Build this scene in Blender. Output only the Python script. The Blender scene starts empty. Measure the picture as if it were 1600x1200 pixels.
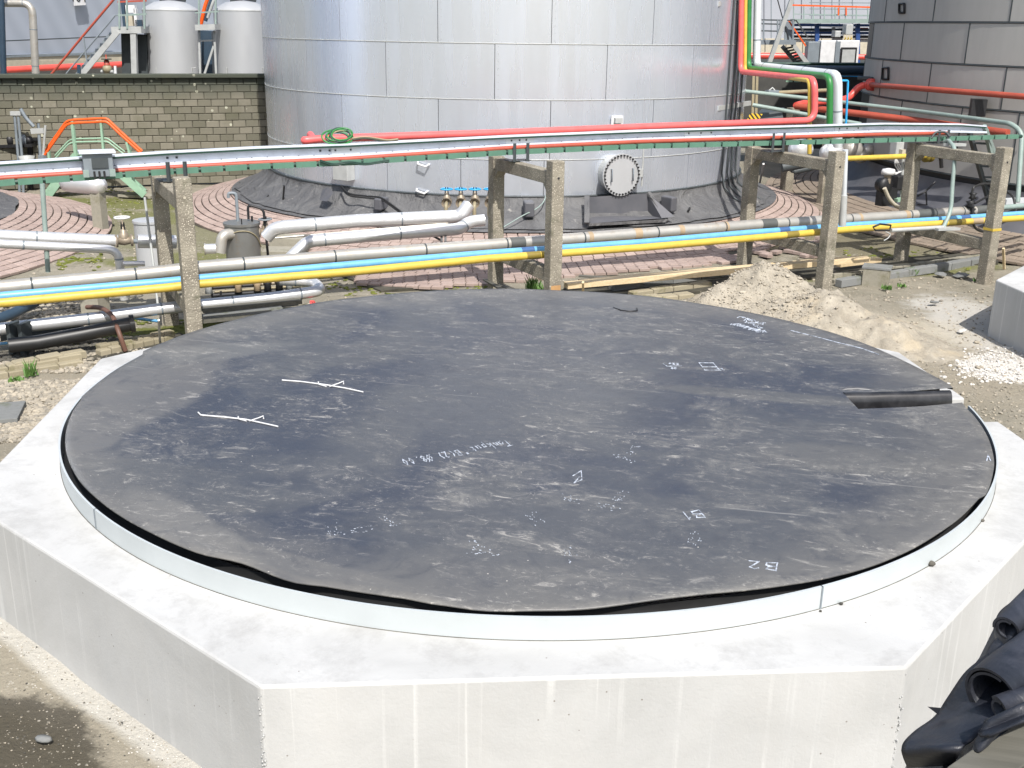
import bpy, math, random
from math import sin, cos, pi, radians, hypot, atan2, sqrt
from mathutils import Vector, Matrix, noise
random.seed(7)
S = bpy.context.scene
COL = S.collection
# ------------------------------------------------------------------ camera
F, PITCH, ROLL, YAW = 1701.24, 0.3190, 0.0143, -0.2363
CAM = Vector((2.0866, -9.2509, 4.1817))
_f = Vector((sin(YAW)*cos(PITCH), cos(YAW)*cos(PITCH), -sin(PITCH)))
_r = Vector((cos(YAW), -sin(YAW), 0)); _u = _r.cross(_f)
_r, _u = cos(ROLL)*_r + sin(ROLL)*_u, -sin(ROLL)*_r + cos(ROLL)*_u
cam = bpy.data.cameras.new('camera'); co = bpy.data.objects.new('camera', cam); COL.objects.link(co)
cam.sensor_width = 36; cam.lens = F/1600*36; cam.clip_start = .1; cam.clip_end = 1000
co.matrix_world = Matrix(((_r.x, _u.x, -_f.x, CAM.x), (_r.y, _u.y, -_f.y, CAM.y), (_r.z, _u.z, -_f.z, CAM.z), (0, 0, 0, 1)))
S.camera = co
# ------------------------------------------------------------------ world, sun, exposure
SUN_AZ, SUN_EL = radians(-61), radians(51)          # direction towards the sun, azimuth from +x
w = bpy.data.worlds.new('World'); S.world = w; w.use_nodes = True
nt = w.node_tree; nt.nodes.clear()
sky = nt.nodes.new('ShaderNodeTexSky'); sky.sky_type = 'NISHITA'; sky.sun_disc = False
sky.sun_elevation = SUN_EL; sky.sun_rotation = pi/2 - SUN_AZ; sky.dust_density = 2.5; sky.air_density = 1.2
bg = nt.nodes.new('ShaderNodeBackground'); bg.inputs[1].default_value = .11
wo = nt.nodes.new('ShaderNodeOutputWorld'); nt.links.new(sky.outputs[0], bg.inputs[0]); nt.links.new(bg.outputs[0], wo.inputs[0])
sl = bpy.data.lights.new('sun', 'SUN'); sl.energy = 4.2; sl.angle = radians(.53); sl.color = (1, .965, .915)
so = bpy.data.objects.new('sun', sl); COL.objects.link(so)
sd = Vector((cos(SUN_AZ)*cos(SUN_EL), sin(SUN_AZ)*cos(SUN_EL), sin(SUN_EL)))
so.rotation_euler = sd.to_track_quat('Z', 'Y').to_euler(); so.location = (0, 0, 30)
S.view_settings.view_transform = 'Standard'; S.view_settings.look = 'None'
S.view_settings.exposure = .6; S.view_settings.gamma = 1; S.view_settings.use_curve_mapping = False

# ------------------------------------------------------------------ survey helpers (photo pixel + one known length -> place)
def ray(x, y): return _f + _r*((x-800)/F) - _u*((y-600)/F)
def at(x, y, z=0.0):
    d = ray(x, y); return CAM + d*((z-CAM.z)/d.z)
HD = Vector((sin(YAW), cos(YAW), 0))
def dp(x, y, dist):
    d = ray(x, y); return CAM + d*(dist/(d.x*HD.x+d.y*HD.y))
R0 = Vector((-5.1, 2.98, 0)); RU = Vector((8.05, 6.37, 0)).normalized(); RN = Vector((-RU.y, RU.x, 0))
def rk(x, y, wv):
    d = ray(x, y); o = CAM-R0; return CAM + d*((wv-o.dot(RN))/d.dot(RN))
def rw(s, wv, z): return R0 + RU*s + RN*wv + Vector((0, 0, z))
def oncyl(x, y, C, R):
    d = ray(x, y); ox, oy = CAM.x-C[0], CAM.y-C[1]
    a = d.x*d.x+d.y*d.y; b = 2*(ox*d.x+oy*d.y); c = ox*ox+oy*oy-R*R; D = max(b*b-4*a*c, 0)
    return CAM + d*((-b-sqrt(D))/(2*a))

# ------------------------------------------------------------------ materials
def rgb(r, g, b):   # sRGB 0-255 -> linear
    f = lambda v: ((v/255+.055)/1.055)**2.4 if v/255 > .04045 else v/255/12.92
    return (f(r), f(g), f(b), 1)
class NT:
    def __init__(s, name):
        s.m = bpy.data.materials.new(name); s.m.use_nodes = True; s.t = s.m.node_tree
        s.b = s.t.nodes['Principled BSDF']; s.tc = s.t.nodes.new('ShaderNodeTexCoord'); s.co = s.tc.outputs['Object']
    def n(s, k, **kw):
        x = s.t.nodes.new(k)
        for a, v in kw.items():
            if a.startswith('i_'): 
                key = a[2:]; x.inputs[int(key) if key.isdigit() else key].default_value = v
            else: setattr(x, a, v)
        return x
    def l(s, a, b): s.t.links.new(a, b)
    def sc(s, v):
        m = s.n('ShaderNodeMapping'); s.l(s.co, m.inputs[0]); m.inputs['Scale'].default_value = v; return m.outputs[0]
    def noise(s, scale, detail=5, rough=.55, vec=None, dist=0):
        x = s.n('ShaderNodeTexNoise'); x.inputs['Scale'].default_value = scale; x.inputs['Detail'].default_value = detail
        x.inputs['Roughness'].default_value = rough; x.inputs['Distortion'].default_value = dist
        s.l(vec if vec is not None else s.co, x.inputs['Vector']); return x.outputs['Fac']
    def ramp(s, fac, a, b, ca=(0, 0, 0, 1), cb=(1, 1, 1, 1)):
        x = s.n('ShaderNodeValToRGB'); e = x.color_ramp.elements
        e[0].position = a; e[1].position = b; e[0].color = ca; e[1].color = cb; s.l(fac, x.inputs[0]); return x.outputs[0]
    def mix(s, fac, a, b, mode='MIX'):
        x = s.n('ShaderNodeMix', data_type='RGBA', blend_type=mode)
        for sock, v in ((x.inputs[0], fac), (x.inputs[6], a), (x.inputs[7], b)):
            if isinstance(v, (tuple, float, int)): sock.default_value = v
            else: s.l(v, sock)
        return x.outputs[2]
    def math(s, op, a, b=0.0):
        x = s.n('ShaderNodeMath', operation=op)
        for sock, v in ((x.inputs[0], a), (x.inputs[1], b)):
            if isinstance(v, (float, int)): sock.default_value = v
            else: s.l(v, sock)
        return x.outputs[0]
    def bump(s, h, strength=.3, dist=.02):
        x = s.n('ShaderNodeBump'); x.inputs['Strength'].default_value = strength; x.inputs['Distance'].default_value = dist
        s.l(h, x.inputs['Height']); s.l(x.outputs[0], s.b.inputs['Normal'])
    def col(s, v):
        if isinstance(v, tuple): s.b.inputs['Base Color'].default_value = v
        else: s.l(v, s.b.inputs['Base Color'])
    def set(s, rough=.5, metal=0.0, spec=None):
        if isinstance(rough, (float, int)): s.b.inputs['Roughness'].default_value = rough
        else: s.l(rough, s.b.inputs['Roughness'])
        s.b.inputs['Metallic'].default_value = metal
        if spec is not None: s.b.inputs['Specular IOR Level'].default_value = spec
    def rnd(s):
        o = s.n('ShaderNodeObjectInfo').outputs['Random']; g = s.n('ShaderNodeNewGeometry').outputs['Random Per Island']
        return s.math('FRACT', s.math('ADD', o, g))
def lin(*c): return (c[0], c[1], c[2], 1)
def mul(c, k): return (c[0]*k, c[1]*k, c[2]*k, 1)
def paint(name, c, rough=.4, metal=0, wear=.25, wc=(.12, .07, .04, 1), scale=3.0, bump=.05):
    M = NT(name); f = M.ramp(M.noise(scale*1.7, 6, .65), .35, .75); base = M.mix(f, c, mul(c, .78))
    g = M.ramp(M.noise(scale*5, 8, .7), .60, .74); base = M.mix(M.math('MULTIPLY', g, wear), base, wc)
    M.col(base); M.set(M.ramp(M.noise(scale*2, 4), .2, .9, lin(rough*.8, rough*.8, rough*.8), lin(min(1, rough*1.3),)*1 if False else lin(min(1, rough*1.3), min(1, rough*1.3), min(1, rough*1.3))), metal)
    M.bump(M.noise(scale*14, 5), bump, .01); return M.m
def plain(name, c, rough=.6, metal=0):
    M = NT(name); M.col(M.mix(M.ramp(M.noise(9, 4), .3, .7), c, mul(c, .75))); M.set(rough, metal); return M.m
m = {}; ZR_ = .971
# white cast concrete
M = NT('white_concrete'); big = M.noise(.9, 7, .6, dist=.6); sm = M.noise(6, 8, .7)
c = M.mix(M.ramp(big, .35, .70), lin(.475, .475, .465), lin(.385, .385, .375))
streak = M.noise(1.7, 10, .78, vec=M.sc((1, 1, .6)), dist=.15)
drip = M.noise(1, 4, .65, vec=M.sc((13, 13, .16)))
sep = M.n('ShaderNodeSeparateXYZ'); M.l(M.n('ShaderNodeNewGeometry').outputs['Normal'], sep.inputs[0])
top_ = M.math('ABSOLUTE', sep.outputs[2]); side = M.math('SUBTRACT', 1.0, top_)
c = M.mix(M.math('MULTIPLY', M.ramp(streak, .48, .70), M.math('ADD', M.math('MULTIPLY', top_, .62), .10)), c, lin(.27, .265, .255))
c = M.mix(M.math('MULTIPLY', M.math('MULTIPLY', M.math('MULTIPLY', M.ramp(drip, .56, .66), M.ramp(M.noise(.8, 3), .45, .6)), side), .32), c, lin(.74, .74, .72))
drip2 = M.noise(1, 3, .6, vec=M.sc((4, 4, .5)))
c = M.mix(M.math('MULTIPLY', M.math('MULTIPLY', M.ramp(drip2, .45, .8), side), .28), c, lin(.44, .43, .405))
pit = M.n('ShaderNodeTexVoronoi'); pit.inputs['Scale'].default_value = 9; M.l(M.co, pit.inputs[0])
pk = M.math('MULTIPLY', M.math('LESS_THAN', pit.outputs[0], .05), M.ramp(M.noise(3, 2), .5, .55))
c = M.mix(pk, c, lin(.22, .2, .18)); c = M.mix(M.math('MULTIPLY', M.ramp(sm, .5, .8), .25), c, lin(.40, .39, .37))
M.col(c); M.set(.85, 0, .3); M.bump(M.noise(40, 8, .7), .25, .01); m['conc'] = M.m
# grey-white concrete of next plinth uses the same; exposed aggregate posts
M = NT('exposed_aggregate_concrete'); v = M.n('ShaderNodeTexVoronoi'); v.inputs['Scale'].default_value = 42; M.l(M.co, v.inputs[0])
base = M.mix(M.ramp(M.noise(4, 6), .35, .7), lin(.19, .17, .135), lin(.29, .265, .21))
base = M.mix(M.ramp(v.outputs['Color'], .5, .9), base, lin(.42, .38, .30)) if False else base
sp = M.math('MULTIPLY', M.math('LESS_THAN', v.outputs[0], .30), M.math('GREATER_THAN', M.noise(55, 2), .52))
base = M.mix(sp, base, lin(.55, .50, .41)); base = M.mix(M.ramp(M.noise(2.2, 6, .7), .58, .72), base, lin(.10, .10, .065))
M.col(base); M.set(.95, 0, .2); M.bump(v.outputs[0], .6, .012); m['agg'] = M.m
# galvanised / aluminium
def metal(name, c, rough, var=.12, sc=1.2, stain=None, stretch=(1, 1, 1), metal=.85, bmp=.04, rd=5):
    M = NT(name); f = M.noise(sc, 6, .6, vec=M.sc(stretch)); a = M.mix(f, mul(c, 1-var), mul(c, 1+var))
    if stain: a = M.mix(M.math('MULTIPLY', M.ramp(M.noise(sc*2.3, 7, .7), .55, .75), .6), a, stain)
    a = M.mix(M.math('MULTIPLY', M.rnd(), .16), a, mul(c, .72))
    M.col(a); r = M.ramp(M.noise(sc*3, rd, vec=M.sc(stretch)), .3, .8, lin(rough*.8, rough*.8, rough*.8), lin(rough*1.3, rough*1.3, rough*1.3)); M.set(r, metal)
    M.bump(M.noise(sc*1.6, 3, vec=M.sc(stretch)), bmp, .05); return M.m
m['galv'] = metal('galvanised_steel', lin(.62, .65, .67), .48, metal=.35, sc=3)
m['ring'] = metal('zinc_ring_steel', lin(.52, .555, .56), .5, metal=.25, sc=2.0)
m['clad'] = metal('aluminium_pipe_cladding', lin(.66, .66, .66), .36, sc=3, metal=.55, bmp=.02)
m['cladold'] = metal('weathered_pipe_cladding', lin(.43, .41, .37), .42, sc=3, stain=lin(.34, .25, .14), metal=.45)
m['tank'] = metal('tank_aluminium_sheet', lin(.64, .68, .75), .27, var=.08, sc=.6, stretch=(2.5, 2.5, .3), metal=.66, bmp=.10, rd=2)
m['tank2'] = metal('dull_grey_tank_sheet', lin(.40, .39, .365), .65, var=.12, sc=1.2, stretch=(2, 2, .4), metal=.15)  # dull sheet grey, darkened so the colour carries the tank's shade too
m['vessel'] = metal('pale_vessel_steel', lin(.42, .43, .44), .5, var=.07, sc=1.5, stretch=(1, 1, .3), metal=.25)
m['drum'] = metal('grey_drum_steel', lin(.20, .20, .19), .42, metal=.45, sc=3, stain=lin(.22, .15, .08))
m['darkm'] = plain('dark_metal', lin(.03, .03, .032), .5, .4)
m['black'] = plain('black_rubber_hose', lin(.018, .018, .018), .45)
m['iron'] = metal('brownish_valve_body', lin(.30, .25, .19), .5, metal=.4, sc=8)
m['red'] = paint('red_pipe_paint', rgb(218, 84, 74), .38); m['red2'] = paint('weathered_red_pipe_paint', rgb(165, 76, 58), .5, wear=.5)
m['pink'] = paint('faded_red_pipe_paint', rgb(226, 100, 98), .4, wear=.15)
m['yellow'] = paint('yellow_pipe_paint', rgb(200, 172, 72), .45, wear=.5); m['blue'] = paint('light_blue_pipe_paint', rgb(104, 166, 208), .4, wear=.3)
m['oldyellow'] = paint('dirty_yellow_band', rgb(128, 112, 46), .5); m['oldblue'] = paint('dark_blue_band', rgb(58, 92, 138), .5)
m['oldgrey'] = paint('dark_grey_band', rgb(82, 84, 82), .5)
m['green'] = paint('green_pipe_paint', rgb(44, 118, 58), .42); m['traygreen'] = paint('green_tray_paint', rgb(84, 122, 104), .55, wear=.3)
m['dgreen'] = paint('dark_green_paint', rgb(30, 62, 52), .5); m['mint'] = paint('pale_mint_paint', rgb(140, 172, 148), .5)
m['orange'] = paint('orange_handrail_paint', rgb(226, 92, 30), .4); m['rail'] = paint('white_zinc_rail_paint', rgb(206, 212, 222), .45, metal=.1)
m['condt'] = paint('grey_green_conduit_paint', rgb(136, 152, 146), .45); m['cyan'] = paint('bright_blue_handwheel_paint', rgb(50, 160, 215), .35)
m['steelblue'] = paint('deep_blue_steel_paint', rgb(40, 74, 130), .5); m['navy'] = paint('dark_blue_grey_pipe_paint', rgb(48, 66, 82), .45)
m['white'] = paint('white_enamel_paint', rgb(212, 212, 212), .4, wear=.2, wc=(.4, .4, .4, 1)); m['boxgrey'] = paint('light_grey_box_paint', rgb(168, 170, 168), .45, wear=.1)
m['midgrey'] = paint('mid_grey_steel_paint', rgb(122, 130, 136), .5); m['dkgrey'] = paint('dark_grey_steel_paint', rgb(62, 68, 70), .55)
m['tan'] = paint('tan_pipe_paint', rgb(148, 138, 112), .5); m['cream'] = paint('cream_render', rgb(176, 168, 150), .8, wear=.1)
m['hazard'] = None
M = NT('hazard_striped_paint'); wv = M.n('ShaderNodeTexWave'); wv.inputs['Scale'].default_value = 5; wv.bands_direction = 'DIAGONAL'; M.l(M.co, wv.inputs[0])
M.col(M.mix(M.math('GREATER_THAN', wv.outputs['Fac'], .5), lin(.02, .02, .02), lin(.65, .42, .03))); M.set(.5); m['hazard'] = M.m
# membrane skirt
M = NT('grey_membrane'); f = M.noise(2.2, 7, .6, dist=.7); c = M.mix(M.ramp(f, .3, .7), lin(.075, .075, .078), lin(.12, .12, .12))
M.col(M.mix(M.ramp(M.noise(5, 8, .7), .62, .7), c, lin(.26, .25, .23))); M.set(.62, 0, .4); M.bump(M.noise(2.2, 5, .55, dist=1.2), 1.0, .12); m['skirt'] = M.m
M = NT('dark_membrane'); c = M.mix(M.ramp(M.noise(2.2, 7, .6), .3, .7), lin(.065, .068, .078), lin(.10, .10, .11)); M.col(c); M.set(.6); m['skirt2'] = M.m
# rubber mat
M = NT('dusty_rubber_with_glare'); co_ = M.co
st1 = M.noise(1.1, 9, .74, vec=M.sc((.9, 1.5, 1)), dist=1.1); st2 = M.noise(2.6, 9, .8, vec=M.sc((1.0, 1.5, 1)), dist=1.6); lg = M.noise(.42, 4, .55, dist=.9)
c = M.mix(M.ramp(lg, .44, .54), lin(.040, .045, .060), lin(.066, .069, .076))  # broad lighter zones: reflections put into the rubber colour
er = M.n('ShaderNodeMapRange'); er.inputs[1].default_value = 4.15; er.inputs[2].default_value = 4.7
ln = M.n('ShaderNodeVectorMath', operation='LENGTH'); M.l(M.co, ln.inputs[0]); M.l(M.math('ADD', M.math('MULTIPLY', M.noise(.9, 6, .65), 1.5), ln.outputs['Value']), er.inputs[0])
c = M.mix(M.math('MULTIPLY', er.outputs[0], .6), c, lin(.135, .13, .12))
def rim(x, y, rx, ry, colr, k, ang=0, hard=.18):
    global c
    mp = M.n('ShaderNodeMapping'); mp.vector_type = 'TEXTURE'; mp.inputs['Location'].default_value = (x, y, 0); mp.inputs['Scale'].default_value = (rx, ry, 1e3); mp.inputs['Rotation'].default_value = (0, 0, ang); M.l(M.co, mp.inputs[0])
    L = M.n('ShaderNodeVectorMath', operation='LENGTH'); M.l(mp.outputs[0], L.inputs[0]); r = M.n('ShaderNodeMapRange'); r.inputs[1].default_value = 1+hard; r.inputs[2].default_value = 1-hard; M.l(M.math('ADD', L.outputs['Value'], M.math('MULTIPLY', M.math('SUBTRACT', st1, .5), 1.3)), r.inputs[0])
    c = M.mix(M.math('MULTIPLY', r.outputs[0], k), c, colr)
_p = at(150, 650, ZR_); rim(_p.x, _p.y, .55, 1.7, lin(.135, .13, .122), .6, -.1, .1); _p = at(260, 560, ZR_); rim(_p.x, _p.y, 1.2, .3, lin(.13, .13, .125), .6, .65, .12); _p = at(300, 840, ZR_); rim(_p.x, _p.y, .9, .22, lin(.15, .145, .135), .7, -.62, .12)
_p = at(520, 905, ZR_); rim(_p.x, _p.y, 1.0, .13, lin(.14, .135, .125), .5, -.25, .15); _p = at(1200, 620, ZR_); rim(_p.x, _p.y, 1.0, .15, lin(.11, .108, .10), .5, .05); _p = at(1330, 720, ZR_); rim(_p.x, _p.y, .8, .3, lin(.115, .112, .105), .5, .1); _p = at(830, 610, ZR_); rim(_p.x, _p.y, 1.1, 1.5, lin(.085, .087, .09), .6, 0, .25)  # the last patch paints the reflected glare at the mat's centre
zone = M.ramp(M.noise(.55, 5, .6, dist=.8), .42, .6)
mott = M.noise(5.5, 10, .75, dist=.7); c = M.mix(M.math('MULTIPLY', M.ramp(mott, .52, .68), .30), c, lin(.125, .122, .118)); c = M.mix(M.math('MULTIPLY', M.ramp(M.noise(3.4, 9, .72, dist=1.0), .52, .66), .5), c, lin(.043, .046, .056))
dust = M.math('MULTIPLY', M.ramp(st1, .46, .70), M.ramp(st2, .42, .62))
c = M.mix(M.math('MULTIPLY', M.math('MULTIPLY', dust, M.math('ADD', M.math('MULTIPLY', zone, .7), .3)), .75), c, lin(.26, .25, .225))
for (scl, vecs, lo, hi, kk, dd) in ((5.0, (.6, 1.4, 1), .56, .64, .8, 1.8), (8.5, (.9, 1.2, 1), .58, .65, .7, 2.4), (3.0, (.8, 1.5, 1), .59, .66, .6, 2.4), (14, (.8, 1.2, 1), .60, .66, .55, 2.0)):
    fl = M.ramp(M.noise(scl, 9, .8, vec=M.sc(vecs), dist=dd), lo, hi); c = M.mix(M.math('MULTIPLY', M.math('MULTIPLY', fl, M.ramp(st1, .42, .58)), kk), c, lin(.40, .38, .345))
# long thin scratches in several directions
for ang, off, kk in ((.35, 3, .5), (-.5, 11, .4), (.9, 7, .35), (-.05, 19, .35)):
    mp = M.n('ShaderNodeMapping'); mp.inputs['Rotation'].default_value = (0, 0, ang); mp.inputs['Scale'].default_value = (.35, 20, 1); mp.inputs['Location'].default_value = (off, off, 0); M.l(M.co, mp.inputs[0])
    sf = M.ramp(M.noise(1.0, 2, .5, vec=mp.outputs[0], dist=.25), .735, .76); c = M.mix(M.math('MULTIPLY', sf, kk), c, lin(.30, .29, .27))
v = M.n('ShaderNodeTexVoronoi'); v.inputs['Scale'].default_value = 11; M.l(M.co, v.inputs[0])
c = M.mix(M.math('MULTIPLY', M.math('LESS_THAN', v.outputs[0], .055), M.ramp(M.noise(1.6, 3), .55, .6)), c, lin(.5, .47, .43))
M.col(c); M.set(M.ramp(st1, .3, .8, lin(.38, .38, .38), lin(.58, .58, .58)), 0, .5)
M.bump(M.math('ADD', M.noise(1.1, 3, .5, dist=.6), M.math('MULTIPLY', st2, .12)), .35, .05); m['mat'] = M.m
M = NT('glossy_black_rubber'); f = M.noise(3, 7, .65, dist=1); M.col(M.mix(M.math('MULTIPLY', M.ramp(f, .5, .75), .5), lin(.016, .018, .025), lin(.095, .10, .125)))  # pale bluish patches stand for dust streaks and a painted sheen
M.set(M.ramp(f, .3, .7, lin(.36, .36, .36), lin(.6, .6, .6)), 0, .5); M.bump(M.math('ADD', M.noise(2.5, 4), M.math('MULTIPLY', M.noise(9, 6, .7, dist=1.2), .35)), .5, .03); m['rub'] = M.m
M = NT('dark_slot_rubber'); f = M.noise(4, 6, .6); M.col(M.mix(M.ramp(f, .4, .75), lin(.010, .010, .011), lin(.05, .05, .053))); M.set(.3, 0, .5); m['rub3'] = M.m  # darker copy of the rubber, the slot's shade put into its colour
M = NT('sunlit_rubber_tone'); f = M.noise(4, 7, .65, dist=1); M.col(M.mix(M.math('MULTIPLY', M.ramp(f, .45, .75), .6), lin(.05, .052, .058), lin(.16, .16, .165))); M.set(.4, 0, .5); m['rub2'] = M.m  # lighter copy of the rubber, sun on the fold put into its colour
# bricks
def stone(name, a, b, rough=.9, moss=None, scale=2.0, k=.3):
    M = NT(name); c = M.mix(M.rnd(), a, b); c = M.mix(M.math('MULTIPLY', M.ramp(M.noise(16, 6, .7), .45, .75), .4), c, mul(a, .6))
    gm = M.n('ShaderNodeNewGeometry').outputs['Position']
    f = M.noise(scale*.35, 6, .65, vec=gm)
    c = M.mix(M.math('MULTIPLY', M.ramp(f, .42, .62), k), c, mul(b, .55))
    if moss: c = M.mix(M.math('MULTIPLY', M.ramp(M.noise(scale, 7, .7, vec=gm), .53, .66), .8), c, moss)
    M.col(c); M.set(rough, 0, .25); M.bump(M.noise(45, 6, .7), .35, .01); return M.m
m['paver'] = stone('pink_paving_brick', lin(.29, .222, .195), lin(.37, .29, .255))
m['paver2'] = stone('brown_paving_brick', lin(.20, .165, .13), lin(.26, .21, .165))
m['kerb'] = stone('sandy_kerb_brick', lin(.25, .22, .15), lin(.34, .30, .215), moss=lin(.10, .10, .03))
m['grykerb'] = stone('grey_kerb_stone', lin(.17, .175, .17), lin(.23, .235, .23), moss=lin(.10, .11, .06))
m['greyblk'] = stone('old_concrete_block', lin(.25, .235, .19), lin(.31, .29, .235), moss=lin(.16, .15, .09))
m['pebble'] = stone('river_pebble', lin(.20, .185, .155), lin(.42, .37, .29)); m['darkpeb'] = stone('dark_pebble', lin(.05, .05, .045), lin(.13, .12, .10))
m['dirtclod'] = stone('dirt_clod', lin(.29, .26, .21), lin(.42, .375, .30)); m['whitepeb'] = stone('concrete_crumb', lin(.5, .48, .44), lin(.66, .63, .58))
# wall blocks
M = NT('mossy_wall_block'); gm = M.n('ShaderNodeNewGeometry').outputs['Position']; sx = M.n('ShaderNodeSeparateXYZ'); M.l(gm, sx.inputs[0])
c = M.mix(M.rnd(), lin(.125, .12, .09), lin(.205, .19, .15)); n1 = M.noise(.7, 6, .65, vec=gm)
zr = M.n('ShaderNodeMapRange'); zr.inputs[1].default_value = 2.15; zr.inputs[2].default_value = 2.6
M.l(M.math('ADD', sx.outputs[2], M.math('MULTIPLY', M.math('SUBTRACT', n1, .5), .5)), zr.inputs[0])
c = M.mix(M.math('MULTIPLY', zr.outputs[0], .8), c, lin(.045, .055, .045))  # darker towards the top courses
c = M.mix(M.math('MULTIPLY', M.ramp(M.noise(1.3, 6, .7, vec=gm), .5, .7), .45), c, lin(.10, .10, .06))
sp = M.n('ShaderNodeTexVoronoi'); sp.inputs['Scale'].default_value = 4.5; M.l(gm, sp.inputs[0])
c = M.mix(M.math('MULTIPLY', M.math('LESS_THAN', sp.outputs[0], .16), M.ramp(M.noise(.9, 3, vec=gm), .52, .58)), c, lin(.42, .42, .33))
M.col(c); M.set(.95, 0, .2); M.bump(M.noise(20, 6, .7), .4, .02); m['wall'] = M.m
M = NT('dark_joint_earth'); M.col(M.mix(M.ramp(M.noise(3, 6), .4, .7), lin(.035, .032, .024), lin(.085, .078, .055))); M.set(1); m['joint'] = M.m
M = NT('building_cladding_sheet'); c = M.mix(M.noise(.4, 5), lin(.34, .38, .45), lin(.42, .46, .53)); wv = M.n('ShaderNodeTexWave'); wv.inputs['Scale'].default_value = 1.6; wv.inputs['Distortion'].default_value = 0; M.l(M.co, wv.inputs[0])
M.col(M.mix(M.math('MULTIPLY', wv.outputs['Fac'], .22), c, lin(.20, .23, .28))); M.set(.5, .15); m['sheet'] = M.m  # shading of the ribs drawn as darker stripes in the colour
M = NT('chalk_line'); f = M.noise(22, 6, .75); M.col(M.mix(M.ramp(f, .38, .62), lin(.10, .11, .13), lin(.55, .60, .68))); M.set(.95); m['chalk'] = M.m
M = NT('pale_panel_wall'); c = M.mix(M.noise(.4, 5), lin(.27, .285, .32), lin(.34, .355, .39)); M.col(c); M.set(.6); m['palewall'] = M.m
M = NT('bund_wall_concrete'); c = M.mix(M.ramp(M.noise(.8, 7, .65), .35, .7), lin(.045, .045, .042), lin(.09, .088, .08)); M.col(c); M.set(.95); m['bund'] = M.m  # very dark concrete: the bund wall's shade is put into this colour
M = NT('raw_timber'); g = M.noise(2, 6, .6, vec=M.sc((.7, 14, 14))); c = M.mix(M.ramp(g, .3, .7), lin(.62, .50, .32), lin(.50, .38, .22)); M.col(c); M.set(.75); M.bump(g, .2, .01); m['wood'] = M.m
M = NT('grey_weathered_timber'); g = M.noise(2, 6, .6, vec=M.sc((.7, 12, 12))); c = M.mix(M.ramp(g, .3, .7), lin(.125, .12, .10), lin(.07, .068, .055)); M.col(c); M.set(.85); M.bump(g, .3, .01); m['oldwood'] = M.m
M = NT('green_plant_leaf'); M.col(M.mix(M.rnd(), lin(.07, .15, .03), lin(.13, .24, .06))); M.set(.6); m['leaf'] = M.m
m['moss'] = stone('moss_clump', lin(.09, .11, .018), lin(.16, .17, .035))
# ground
M = NT('site_ground'); n1 = M.noise(.9, 8, .68, dist=.5); n2 = M.noise(4.5, 9, .72); n3 = M.noise(30, 6, .75)
c = M.mix(M.ramp(n1, .34, .66), lin(.185, .170, .130), lin(.275, .250, .198))
c = M.mix(M.math('MULTIPLY', M.ramp(n2, .52, .72), .55), c, lin(.33, .30, .24))
def spot(x, y, rx, ry, colr, k=.9, soft=.5, ang=0, nz=.9):
    global c
    mp = M.n('ShaderNodeMapping'); mp.vector_type = 'TEXTURE'; mp.inputs['Location'].default_value = (x, y, 0); mp.inputs['Scale'].default_value = (rx, ry, 1e3); mp.inputs['Rotation'].default_value = (0, 0, ang)
    M.l(M.co, mp.inputs[0]); L = M.n('ShaderNodeVectorMath', operation='LENGTH'); M.l(mp.outputs[0], L.inputs[0])
    a = M.math('ADD', L.outputs['Value'], M.math('MULTIPLY', M.math('SUBTRACT', n1, .5), nz*1.6)); a = M.math('ADD', a, M.math('MULTIPLY', M.math('SUBTRACT', n2, .5), nz*.9))
    r = M.n('ShaderNodeMapRange'); r.inputs[1].default_value = 1+soft*.3; r.inputs[2].default_value = 1-soft*.3; r.inputs[3].default_value = 0; r.inputs[4].default_value = 1; M.l(a, r.inputs[0])
    c = M.mix(M.math('MULTIPLY', r.outputs[0], k), c, colr)
moss = lin(.115, .125, .03); sand = lin(.42, .38, .30); white = lin(.58, .56, .52)
spot(-10.5, 11.5, 5.5, 2.4, lin(.16, .155, .09), .8, .8, .45); spot(-12.5, 14.2, 3.4, .9, moss, .8, .8, .3); spot(-8.6, 8.6, 1.5, .6, moss, .75, .6, .6)
spot(-11.0, 12.6, 2.0, .7, moss, .55, .6); spot(-4.6, 5.6, 2.4, .5, moss, .85, .5, .68); spot(-6.0, 4.1, 1.7, .45, moss, .9, .5, .65); spot(-3.0, 7.0, 2.2, .4, lin(.13, .12, .06), .8, .5, .6)
spot(4.9, 12.4, 1.6, .8, moss, .7, .7, .4); spot(3.5, 10.9, 2.2, .35, moss, .6, .6, .5); spot(5, 14.5, 4, 1.2, lin(.13, .12, .07), .7, .7, .4); spot(2.5, 16, 3, 3.5, lin(.17, .15, .10), .8, .6)
spot(4.6, 6.0, 1.5, 2.2, lin(.31, .27, .205), .55, .8, .5); _q = at(1570, 572); spot(_q.x, _q.y, .55, .55, white, .95, .6); spot(5.6, 7.3, 1.0, 2.4, white, .55, .6, .3); spot(3.4, 7.0, 1.5, 1.2, sand, .7, .8)
_a, _b = at(0, 961), at(321, 1197); _an = atan2((_b-_a).y, (_b-_a).x); _m = (_a+_b)/2
spot(_m.x-.25, _m.y-.35, 3.0, .85, lin(.30, .27, .21), .95, .6, _an, .5); spot(_m.x+.0, _m.y+.0, 2.6, .16, lin(.50, .48, .43), .85, .7, _an, .35)
_q = at(25, 1160); spot(_q.x, _q.y, .62, .42, lin(.085, .076, .06), .93, .3, _an, .75); _q = at(-60, 1230); spot(_q.x, _q.y, .9, .7, lin(.085, .075, .055), .97, .4, _an, .3)
spot(-6.2, -.9, 1.6, 2.0, lin(.25, .225, .175), .7, .8); spot(-5.8, 1.0, 1.3, 1.0, lin(.30, .26, .20), .7, .8)
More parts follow.
